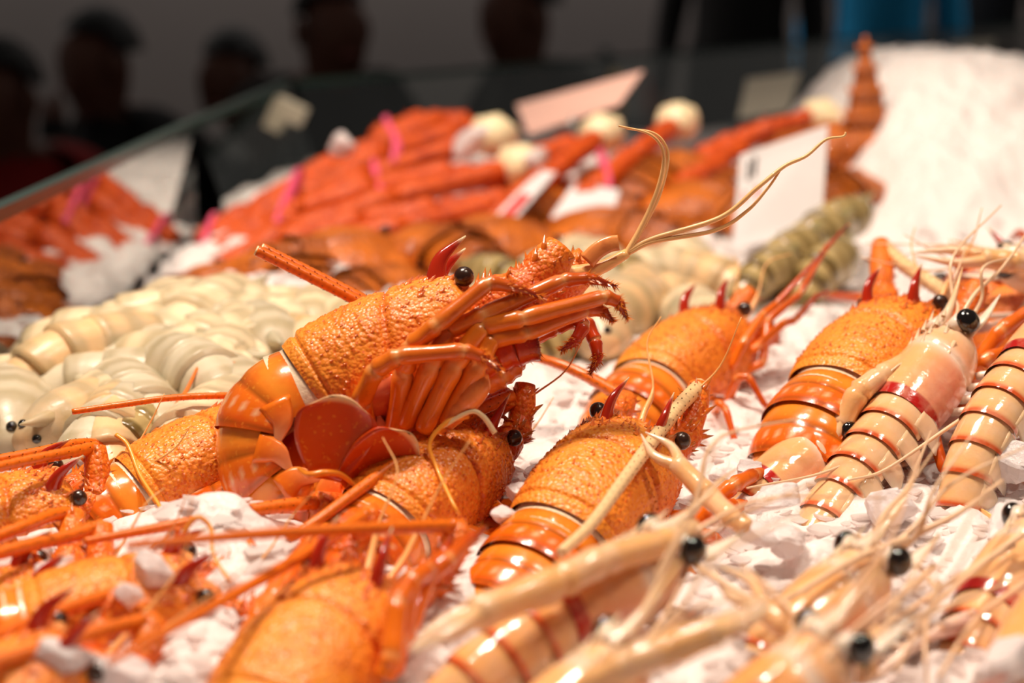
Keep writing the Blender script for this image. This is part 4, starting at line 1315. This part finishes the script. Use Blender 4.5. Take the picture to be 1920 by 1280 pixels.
CR = [('long king crab leg on top of the bundle, nearest the glass clamp', [(372, 462, 1.46), (470, 400, 1.5), (640, 300, 1.56), (830, 222, 1.62)], .0165, False),
      ('king crab leg second from the top of the bundle', [(385, 490, 1.40), (500, 425, 1.43), (690, 330, 1.47), (900, 262, 1.52)], .0170, True),
      ('king crab leg in the middle of the bundle under two pink bands', [(395, 520, 1.34), (540, 440, 1.37), (740, 372, 1.40), (950, 318, 1.45)], .0170, True),
      ('king crab leg low in the bundle above the slipper lobsters', [(420, 520, 1.30), (560, 470, 1.31), (760, 425, 1.33), (930, 385, 1.37)], .0155, False),
      ('king crab leg bent over the right top of the bundle', [(700, 262, 1.60), (800, 226, 1.63), (880, 232, 1.62), (965, 300, 1.55)], .0150, False),
      ('king crab leg with pale shoulder meat left of the tilted pink card', [(880, 465, 1.34), (950, 390, 1.38), (1040, 320, 1.44), (1120, 258, 1.52)], .0160, True),
      ('king crab leg under the long whips with pale shoulder meat', [(1050, 430, 1.38), (1110, 360, 1.42), (1190, 290, 1.48), (1262, 236, 1.56)], .0160, True),
      ('short king crab leg between the white card and the price card', [(1180, 440, 1.40), (1230, 390, 1.42), (1300, 330, 1.46), (1360, 300, 1.5)], .0150, False),
      ('red king crab leg behind the top of the price card', [(1310, 300, 1.55), (1380, 268, 1.57), (1450, 240, 1.58), (1520, 222, 1.6)], .0150, True),
      ('deep red crab leg tip at the left end of the bundle', [(370, 520, 1.38), (450, 470, 1.40), (560, 400, 1.42), (640, 370, 1.44)], .0150, False)]
CR += [('king crab leg filling the lower right of the bundle', [(520, 458, 1.335), (680, 415, 1.35), (820, 392, 1.365), (955, 372, 1.38)], .0150, False),
       ('king crab leg filling the middle right of the bundle', [(560, 398, 1.41), (700, 352, 1.43), (850, 322, 1.45), (960, 340, 1.46)], .0150, False),
       ('king crab leg lying behind the middle of the bundle', [(420, 450, 1.47), (560, 370, 1.50), (720, 285, 1.54), (860, 245, 1.58)], .0160, False),
       ('dark orange king crab leg wedged low in the bundle', [(450, 505, 1.36), (620, 420, 1.40), (800, 350, 1.42), (900, 330, 1.44)], .0160, False),
       ('king crab leg at the bottom of the bundle behind the slipper lobsters', [(500, 500, 1.33), (640, 455, 1.34), (800, 410, 1.36), (920, 420, 1.36)], .0160, False),
       ('king crab leg crossing under the tilted pink card', [(900, 350, 1.50), (980, 300, 1.54), (1080, 270, 1.57), (1160, 262, 1.58)], .0150, False),
       ('orange king crab leg between the tilted card and the bent whips', [(1000, 400, 1.46), (1080, 350, 1.48), (1180, 320, 1.5), (1290, 300, 1.52)], .0150, False),
       ('king crab leg lying left of the price card', [(1150, 400, 1.47), (1230, 350, 1.49), (1310, 310, 1.52), (1400, 275, 1.56)], .0150, False)]
for i, (lb, pts, r, mt) in enumerate(CR):
    crab_leg(lb, pts, r, 300 + i, mt)
for lb, pts in (('pink rubber band around the upper crab legs', [(722, 222, 1.53), (742, 262, 1.49), (738, 300, 1.47)]),
                ('pink rubber band near the left third of the crab bundle', [(556, 322, 1.49), (536, 368, 1.44), (520, 412, 1.40)]),
                ('pink rubber band in the middle of the crab bundle', [(700, 305, 1.46), (710, 340, 1.43), (718, 372, 1.385)]),
                ('pink rubber band at the left end of the crab bundle', [(398, 408, 1.47), (382, 450, 1.42), (372, 510, 1.36)]),
                ('pink rubber band on the crab leg under the long whips', [(1128, 285, 1.455), (1138, 320, 1.43), (1142, 352, 1.415)])):
    W = np.array([P(*p) for p in pts]); o = W.mean(0); q = W - o
    # closed loop: front strand as seen, back strand behind the legs
    back = q[::-1] + FW * .030
    loop = crom(np.vstack([q, q[-1:] + FW * .015 - UP * .004, back, q[:1] + FW * .015 + UP * .004, q[:1]]), 5)
    V, F = tube(loop, .0035, 8, .6)
    ob = MB().add(V, F).build('rubber_band', M_BAND)
    ob.location = o
    tag(ob, lb, 'rubber band', 'pink bands on the crab legs')

# ------------------------------------------------------------------ slipper lobsters
M_BUG = material('slipper_shell', attr=True, rough=0.4, coat=0.2, bump=[('v', 300, .8, .002), ('n', 120, .5, .003)], var=[(60, srgb(150, 70, 16), .48, .68, .75, 4)])
BOR = srgb(214, 112, 24); BBR = srgb(134, 62, 14)


def bug(root):
    u = np.linspace(0, 1, 22); v = np.linspace(-1, 1, 26)
    rings = []; cols = []
    for q in u:
        wd = ip(q, [0, .15, .5, .85, 1], [.026, .031, .035, .036, .026])
        th = ip(q, [0, .3, .8, 1], [.016, .018, .012, .006])
        top = np.stack([np.full(26, q * .055) + .006 * (1 - np.abs(v)) * (q > .9), v * wd, th * np.sqrt(np.clip(1 - np.abs(v) ** 2.5, 0, 1)) + .003 * g(v, .12)], -1)
        bot = np.stack([np.full(26, q * .055), v[::-1] * wd, np.full(26, -.006)], -1)
        rings.append(np.vstack([top, bot])); c = mixc(BOR, BBR, .5 * g(v, .3) + .4 * (np.abs(v) > .9)); cols.append(np.vstack([c, c]))
    V, F = loft(rings)
    MB().add(V, F, np.array(cols).reshape(-1, 3)).build('carapace', M_BUG, root)
    for sd in (-1, 1):
        V, F, C = paddle((.052, sd * .013, .002), (1, sd * .35, .1), (0, 1, 0), .028, .016, .003, .05, BOR, BBR, BOR)
        MB().add(V, F, C).build('antenna_plate', M_BUG, root)
        V, F = sphere((.050, sd * .022, .010), .003, 8, 10)
        MB().add(V, F).build('eye', M_EYE, root)
    TL = TailLine((0, 0, .002), .011, (8, 10, 12, 12, 14))
    for k in range(5):
        av = np.linspace(-1.7, 1.7, 22); ring = []
        w_ = .025 - .0022 * k; h_ = .015 - .001 * k
        for q in np.linspace(-.1, 1.05, 6):
            c, d, up = TL.at(k + q); f = 1 + .06 * q + .05 * (q > .8)
            ring.append(c + up * (h_ * f * np.cos(av) + .003 * g(av, .15))[:, None] + np.array([0, 1, 0]) * (w_ * f * np.sin(av))[:, None])
        V, F = loft(ring, False)
        cc = np.tile(mixc(BOR, BBR, .3 + .5 * g(av, .5)), (6, 1))
        MB().add(V, F, cc).build('tail_segment', M_BUG, root)
    c, d, up = TL.at(5)
    V, F = loft([TL.at(q)[0] + np.array([0, 1, 0]) * (np.sin(a_) * .020)[:, None] + TL.at(q)[2] * (np.cos(a_) * .007 - .001)[:, None] for q in (0, 1, 2, 3, 4, 5) for a_ in [np.linspace(0, 6.28, 12, endpoint=False)]])
    MB().add(V, F, CREAM).build('tail_underside', M_MEAT, root)
    for aa_, sd in ((0, 1), (.45, 1), (.45, -1), (.9, 1), (.9, -1)):
        dd = d * math.cos(aa_) + np.array([0, sd, 0]) * math.sin(aa_); ss = np.array([0, 1, 0]) * math.cos(aa_) - sd * d * math.sin(aa_)
        V, F, C = paddle(c, dd, ss, .022, .0085, .001, .1, BOR, BBR, PEACH)
        MB().add(V, F, C).build('tail_fan_lobe', M_BUG, root)


def copy_thing(src, M, label, group=None):
    r = src.copy(); COL.objects.link(r); r.matrix_world = M; r['label'] = label
    if group: r['group'] = group
    for ch in src.children:
        c = ch.copy(); COL.objects.link(c); c.parent = r
        for g2 in ch.children:
            d = g2.copy(); COL.objects.link(d); d.parent = c
    return r


def mat4(px, py, d, fwd, dors, sc_=1.0):
    f = Frame(px, py, d, fwd, dors, center=(.02, 0, 0), scale=sc_)
    M = np.eye(4); M[:3, :3] = f.Rm * sc_; M[:3, 3] = f.o
    return Matrix(M.tolist())


BUGS = [('orange slipper lobster high up between the bent whips and the tilted card', 1190, 345, 1.50, (.7, .2, .6), (.1, .85, -.5), 1.0),
        ('orange slipper lobster in the second row under the crab bundle', 730, 545, 1.15, (.5, .1, .8), (0, .85, -.5), .9),
        ('orange slipper lobster in the second row left of the cut antennae', 590, 555, 1.16, (-.7, .1, .6), (.1, .85, -.5), .9),
        ('orange slipper lobster in the second row near the glass', 355, 575, 1.14, (.6, .1, .8), (0, .85, -.5), .9),
        ('brown slipper lobster under the upright tail beside the ice heap', 1560, 270, 1.52, (-.8, .1, .5), (0, .85, -.5), 1.2),
        ('brown slipper lobster between the price card and the ice heap', 1598, 352, 1.42, (.5, .1, .8), (0, .8, -.6), 1.0),
        ('orange slipper lobster next to the price card on its left', 1310, 395, 1.42, (-.7, .2, .6), (.1, .85, -.5), 1.2),
        ('orange slipper lobster right of the long bent whips', 1265, 330, 1.50, (.6, .2, .7), (-.2, .85, -.5), 1.1),
        ('orange slipper lobster below the white paper scrap', 1105, 450, 1.34, (-.8, .0, .5), (0, .85, -.5), 1.15),
        ('orange slipper lobster below the narrow red printed card', 935, 462, 1.30, (.7, .15, .6), (0, .85, -.5), 1.1),
        ('orange slipper lobster right of centre under the crab bundle', 800, 480, 1.26, (-.6, .1, .8), (.1, .85, -.5), 1.15),
        ('bright orange slipper lobster under the middle of the crab bundle', 660, 500, 1.22, (.8, .1, .5), (0, .85, -.55), 1.2),
        ('orange slipper lobster behind the cut antennae tips', 520, 520, 1.20, (-.5, .2, .8), (0, .85, -.55), 1.15),
        ('brown slipper lobster near the left end of the crab bundle', 420, 552, 1.19, (.7, .2, .6), (-.1, .85, -.5), 1.0),
        ('orange brown slipper lobster near the glass above the raw prawns', 285, 596, 1.12, (-.8, -.15, .5), (-.1, .85, -.5), 1.15),
        ('small brown slipper lobster leaning on the glass at far left', 62, 700, .95, (.3, .5, .8), (-.4, .75, -.5), .85),
        ('orange slipper lobster half behind the white paper scrap', 1010, 400, 1.42, (.5, .3, .8), (0, .85, -.5), 1.1)]
b0 = None
for i, (lb, px, py, d, fw_, dz, sc_) in enumerate(BUGS):
    if 380 < px < 1400: sc_ *= 1.3
    if b0 is None:
        b0 = thing('slipper_lobster', lb, 'slipper lobster', (0, 0, 0), group='orange slipper lobsters on the far ice')
        bug(b0); b0.matrix_world = mat4(px, py, d, fw_, dz, sc_)
    else:
        copy_thing(b0, mat4(px, py, d, fw_, dz, sc_), lb)

ut = thing('lobster_tail', 'upright brown spiny lobster tail rising beside the ice heap', 'lobster tail', P(1612, 300, 1.50))
spine_ = crom([(.004, 0, -.02), (.004, 0, .02), (.003, 0, .06), (.0, 0, .095), (-.002, 0, .128)], 6)
for k in range(6):
    i0, i1 = k * 4, min(k * 4 + 5, len(spine_))
    p = spine_[i0:i1]; r0, r1 = .034 * (1 - k / 6.3), .034 * (1 - (k + 1) / 6.3)
    V, F = tube(p, np.linspace(r0 * 1.06, r1 * 1.0, len(p)), 16, .6, ref=(0, 1, 0))
    cc = mixc(BBR, BOR, np.repeat(np.linspace(0, 1, len(p)), 16))
    sg = MB().add(V, F, cc).build('tail_segment', M_BUG, ut)
    for sd in (-1, 1):
        c = p[len(p) // 2]
        V, F = cones([c + np.array([sd * r0 * .9, 0, 0])], [[sd * .8, 0, .9]], .010 * (1 - k / 8), .0035, 8)
        MB().add(V, F, BOR).build('side_spine', M_BUG, sg)

# ------------------------------------------------------------------ raw prawns
M_RAW = material('raw_prawn_shell', attr=True, rough=0.4, coat=0.15, coatr=.2, sss=.3, sssr=(.008, .006, .004), bump=[('n', 150, .3, .002)],
                 var=[(45, srgb(196, 178, 150), .45, .7, .75, 3), (28, srgb(120, 124, 92), .58, .7, .7, 2)])
M_RAWO = material('banded_prawn_shell', attr=True, rough=0.2, coat=0.6, bump=[('n', 150, .2, .002)])


def raw_prawn(label, olive, group, tone=(252, 228, 190)):
    root = thing('raw_prawn', label, 'prawn', (0, 0, 0), group=group)
    m = M_RAWO if olive else M_RAW
    base = srgb(192, 166, 112) if olive else srgb(*tone); st_ = srgb(104, 84, 42) if olive else srgb(168, 150, 112)
    u = np.linspace(0, 1, 14); a = np.linspace(0, 2 * math.pi, 16, endpoint=False)
    w_ = ip(u, [0, .3, .7, 1], [.0150, .0155, .0125, .004])
    V, F = loft([np.stack([np.full(16, q * .045), ww * np.cos(a), ww * 1.1 * np.sin(a)], -1) for q, ww in zip(u, w_)])
    cc = np.repeat(mixc(base, st_, .25 + .5 * (np.sin(u * 22) > .4)), 16, 0)
    MB().add(V, F, cc).build('carapace', m, root)
    V, F = tube([(.030, 0, .009), (.040, 0, .010), (.050, 0, .012)], [.004, .0026, .0003], 7)
    MB().add(V, F, mixc(base, srgb(70, 110, 70), .4)).build('rostrum', m, root)
    for sd in (-1, 1):
        V, F = sphere((.042, sd * .0042, .005), .0019, 8, 10)
        MB().add(V, F).build('eye', M_EYE, root)
    TL = TailLine((.001, 0, 0), .0125, (14, 20, 24, 26, 24, 18))
    for k in range(6):
        av = np.linspace(0, 2 * math.pi, 20, endpoint=False); ring = []; cols = []
        w2 = .0150 - .0014 * k
        for q in np.linspace(-.1, 1.06, 8):
            c, d, up = TL.at(k + q); f = .97 + .06 * q
            ring.append(c + up * (w2 * 1.05 * f * np.cos(av))[:, None] + np.array([0, 1, 0]) * (w2 * f * np.sin(av))[:, None])
            cols.append(mixc(base, st_, ((.85 if olive else .45) * (q > .72) + .05) * (np.cos(av) > -.2) + .25 * (np.sin(av * 5 + k) > .6)))
        V, F = loft(ring)
        MB().add(V, F, np.array(cols).reshape(-1, 3)).build('tail_segment', m, root)
    c, d, up = TL.at(6)
    for aa_, sd in ((0, 1), (.5, 1), (.5, -1)):
        dd = d * math.cos(aa_) + np.array([0, sd, 0]) * math.sin(aa_); ss = np.array([0, 1, 0]) * math.cos(aa_) - sd * d * math.sin(aa_)
        V, F, C = paddle(c, dd, ss, .024, .006, .0008, .1, base, mixc(st_, srgb(60, 120, 80), .4), base)
        MB().add(V, F, C).build('tail_fan_lobe', m, root)
    return root


rng = np.random.RandomState(9)
GA = 'pale raw prawns heaped beside the glass'; LA = 'pale raw prawn in the blurred heap behind the left lobsters'
GB = 'pale raw prawns behind the large lobster head'; LB = 'pale raw prawn in the blurred row behind the large lobster'
GC = 'olive banded raw prawns by the price card'; LC = 'olive banded raw prawn lying below the price card'
pr = raw_prawn(LA, False, GA); pw = raw_prawn('peach raw prawn in the blurred prawn heap', False, GA, (246, 202, 150)); pg = raw_prawn('greyish raw prawn in the blurred prawn heap', False, GA, (222, 208, 182)); po = raw_prawn(LC, True, GC)
first = True
spots = []
for i in range(40):
    t_ = rng.rand(); yy = 575 + 245 * rng.rand()
    xmin = max(-10, 350 - (yy - 575) * 1.55); xx = xmin + (450 - xmin) * rng.rand() + 10
    spots.append((xx, yy, LA, GA))
for i in range(16):
    spots.append((rng.uniform(400, 760), rng.uniform(585, 680), LB, GB))
for i in range(16):
    spots.append((rng.uniform(820, 1340), rng.uniform(490, 640), LB, GB))


def on_bed(px, py, lift):
    """walk the view ray to the bed"""
    for d in np.arange(.5, 2.4, .006):
        q = P(px, py, d)
        if q[2] < bed_z(q[0], q[1]) + lift: return d
    return 2.0


for (xx, yy, lb, gp) in spots:
    d = on_bed(xx, yy, .014)
    a = rng.uniform(0, 6.28); f = (math.cos(a), .25 * math.sin(a), math.sin(a) * .95)
    M = mat4(xx, yy, d, f, (rng.uniform(-.8, .8), .7, -.6 + rng.uniform(-.3, .3)), rng.uniform(1.25, 1.75))
    if first:
        pr.matrix_world = M; first = False
    else:
        if rng.rand() < .12: copy_thing(po, M @ Matrix.Scale(.75, 4), 'olive banded raw prawn among the pale raw prawns', 'olive prawns in the pale heap')
        else:
            k = rng.rand()
            if k < .22: copy_thing(pw, M, 'peach raw prawn ' + lb[15:], gp)
            elif k < .45: copy_thing(pg, M, 'greyish raw prawn ' + lb[15:], gp)
            else: copy_thing(pr, M, lb, gp)
pw.matrix_world = mat4(250, 655, on_bed(250, 655, .02), (.7, .1, .7), (-.3, .8, -.5), 1.5); pg.matrix_world = mat4(330, 700, on_bed(330, 700, .02), (-.6, .1, .8), (.3, .8, -.5), 1.5)
pw['label'] = 'peach raw prawn in the blurred heap behind the left lobsters'; pg['label'] = 'greyish raw prawn in the blurred heap behind the left lobsters'
po.matrix_world = mat4(1500, 470, 1.16, (.75, .4, .5), (-.3, .85, -.4), 1.2)
for (xx, yy, d, f, sc_) in ((1550, 440, 1.20, (.85, .35, .4), 1.2), (1592, 408, 1.25, (.8, .3, .5), 1.2), (1462, 500, 1.12, (.7, .3, .65), 1.0), (1570, 490, 1.15, (.6, .3, .7), 1.2),
                            (1180, 520, 1.14, (.6, .1, .8), 1.2), (1060, 640, .98, (.7, .2, .7), 1.0), (905, 520, 1.15, (-.6, .1, .8), 1.2), (330, 640, 1.02, (.5, .2, .8), 1.1)):
    copy_thing(po, mat4(xx, yy, d, f, (-.2, .85, -.4), sc_), LC if xx > 1400 else 'olive banded raw prawn among the pale raw prawns', GC if xx > 1400 else 'olive prawns in the pale heap')

# ------------------------------------------------------------------ cards
M_CARD = material('white_card', srgb(236, 232, 234), rough=0.5, var=[(30, srgb(226, 222, 226), .4, .7, .5, 2)])
M_PCARD = material('pink_card', srgb(236, 190, 176), rough=0.5)
M_GCARD = material('grey_card', srgb(190, 184, 168), rough=0.6)
M_REDI = material('red_ink', srgb(214, 60, 60), rough=0.6)
M_INK = material('dark_ink', srgb(70, 66, 66), rough=0.6)


def card(label, corners, m, marks=(), name='price_card', stake=True):
    W = np.array([P(*c) for c in corners]); o = W[2:4].mean(0)
    root = thing(name, label, 'card', o, group='price cards on the counter')
    W = W - o; nn = norm(np.cross(W[1] - W[0], W[3] - W[0]))
    if np.dot(nn, FW) > 0: nn = -nn
    V = np.vstack([W, W - nn * .0012])
    MB().add(V, [[0, 1, 2, 3], [7, 6, 5, 4], [0, 4, 5, 1], [1, 5, 6, 2], [2, 6, 7, 3], [3, 7, 4, 0]]).build('card_sheet', m, root, smooth=False)
    if stake:
        c = (W[2] + W[3]) / 2; wz = c + o; zb = float(bed_z(wz[0], wz[1])) - .01
        if zb < wz[2]:
            V, F = tube([c + np.array([0, 0, .006]), c + np.array([0, 0, zb - wz[2]])], .002, 8); MB().add(V, F).build('stake', M_STEEL, root)
    for (a, b, a1, b1, mm) in marks:      # rectangles in card coordinates (0..1)
        f = lambda x, y: W[0] * (1 - x) * (1 - y) + W[1] * x * (1 - y) + W[2] * x * y + W[3] * (1 - x) * y + nn * .0004
        MB().add([f(a, b), f(a1, b), f(a1, b1), f(a, b1)], [[0, 1, 2, 3]]).build('ink_mark', mm, root, smooth=False)


card('upright white price card with faint red marks before the ice heap', [(1388, 290, 1.30), (1552, 234, 1.25), (1540, 428, 1.24), (1372, 468, 1.28)], M_CARD,
     [(.10, .10, .14, .30, M_INK), (.17, .08, .21, .28, M_INK), (.08, .42, .11, .52, M_REDI), (.22, .40, .26, .52, M_REDI), (.36, .41, .40, .51, M_REDI), (.50, .40, .54, .52, M_REDI)])
card('tilted pinkish price card above the crab leg bundle', [(968, 196, 1.72), (1206, 132, 1.60), (1160, 196, 1.56), (990, 252, 1.66)], M_PCARD, [(.1, .55, .85, .95, M_PCARD)])
card('narrow price card with red print left of the white paper scrap', [(1010, 318, 1.42), (1042, 322, 1.38), (922, 460, 1.27), (886, 448, 1.30)], M_CARD, [(.25, .35, .85, .8, M_REDI)])
card('small white paper scrap lying on the slipper lobsters', [(1076, 342, 1.42), (1162, 356, 1.40), (1146, 412, 1.33), (1032, 408, 1.35)], M_CARD, name='paper_scrap', stake=False)
card('dim grey card standing in front of the far glass', [(1400, 148, 1.95), (1502, 134, 1.92), (1478, 208, 1.90), (1384, 222, 1.92)], M_GCARD)
card('small cream card behind the top of the ice heap', [(1782, 80, 2.25), (1866, 74, 2.22), (1848, 138, 2.2), (1788, 142, 2.22)], M_GCARD)

# ------------------------------------------------------------------ single ice chunks
def chunk(label, px, py, d, size, seed, flat=.6):
    rng = np.random.RandomState(seed)
    n = 14
    nn = norm(rng.normal(size=(n, 3))); hh = rng.uniform(.6, 1.0, n)
    th = np.linspace(.02, math.pi - .02, 14); ph = np.linspace(0, 2 * math.pi, 20, endpoint=False)
    D = np.stack([np.sin(th)[:, None] * np.cos(ph), np.sin(th)[:, None] * np.sin(ph), np.broadcast_to(np.cos(th)[:, None], (14, 20))], -1)
    dot = np.einsum('ijk,nk->ijn', D, nn)
    r = np.min(np.where(dot > .15, hh / np.maximum(dot, .15), 9), -1); r = np.minimum(r, 1.25)
    V, F = loft(D * r[..., None] * size * np.array([1, .8, flat]))
    ob = MB().add(V, F).build('ice_chunk', M_CHUNK, None, smooth=False)
    ob.location = P(px, py, d); ob.rotation_euler = rng.uniform(-.5, .5, 3)
    tag(ob, label, 'ice chunk', 'single chunks of ice between the shellfish')


CH = [('clear ice chunk between the shaded lobster and the cream antenna lobster', 985, 925, .66, .0095), ('small ice chunk left of the clear chunk by the shaded lobster', 945, 965, .64, .006),
      ('ice chunk just above the clear chunk by the shaded lobster', 1005, 885, .69, .006), ('ice chunk under the arched tail of the right lobster', 1408, 880, .72, .008),
      ('flat ice chunk on the half buried langoustine', 1455, 938, .66, .0125), ('flat ice chunk below the claw wrist', 1410, 1000, .62, .011), ('ice chunk left of the crossed feelers', 1478, 1010, .62, .010),
      ('ice chunk between the two langoustine tail fans', 1668, 955, .66, .013), ('large ice chunk at the right edge', 1890, 985, .63, .014), ('ice chunk at the right edge beside the striped tail', 1905, 868, .69, .012),
      ('melting ice chunk on the back of the left lobster', 285, 1065, .555, .009), ('small melting ice chunk on the left lobster', 240, 1110, .54, .006), ('ice chunk at the lower left under two antennae', 120, 1245, .50, .014),
      ('flat ice chunk beside the red horn at lower left', 225, 1252, .50, .010), ('ice chunk under the left antennae, right of the horns', 105, 1065, .58, .008),
      ('ice chunk below the long blurred antenna', 470, 1068, .60, .010), ('ice chunk at the bottom below the large tail', 905, 1210, .52, .011), ('ice chunk in the lower right corner', 1880, 1250, .50, .012),
      ('pale ice lump on top of the crab leg bundle', 640, 275, 1.47, .020), ('pale ice lump right of the crab leg bundle', 880, 262, 1.46, .020), ('pale ice lump in front of the crab leg shoulder meat', 1000, 300, 1.42, .014)]
for i, (lb, px, py, d, sz) in enumerate(CH):
    chunk(lb, px, py, d, sz, 500 + i, .45 if 'flat' in lb else .7)
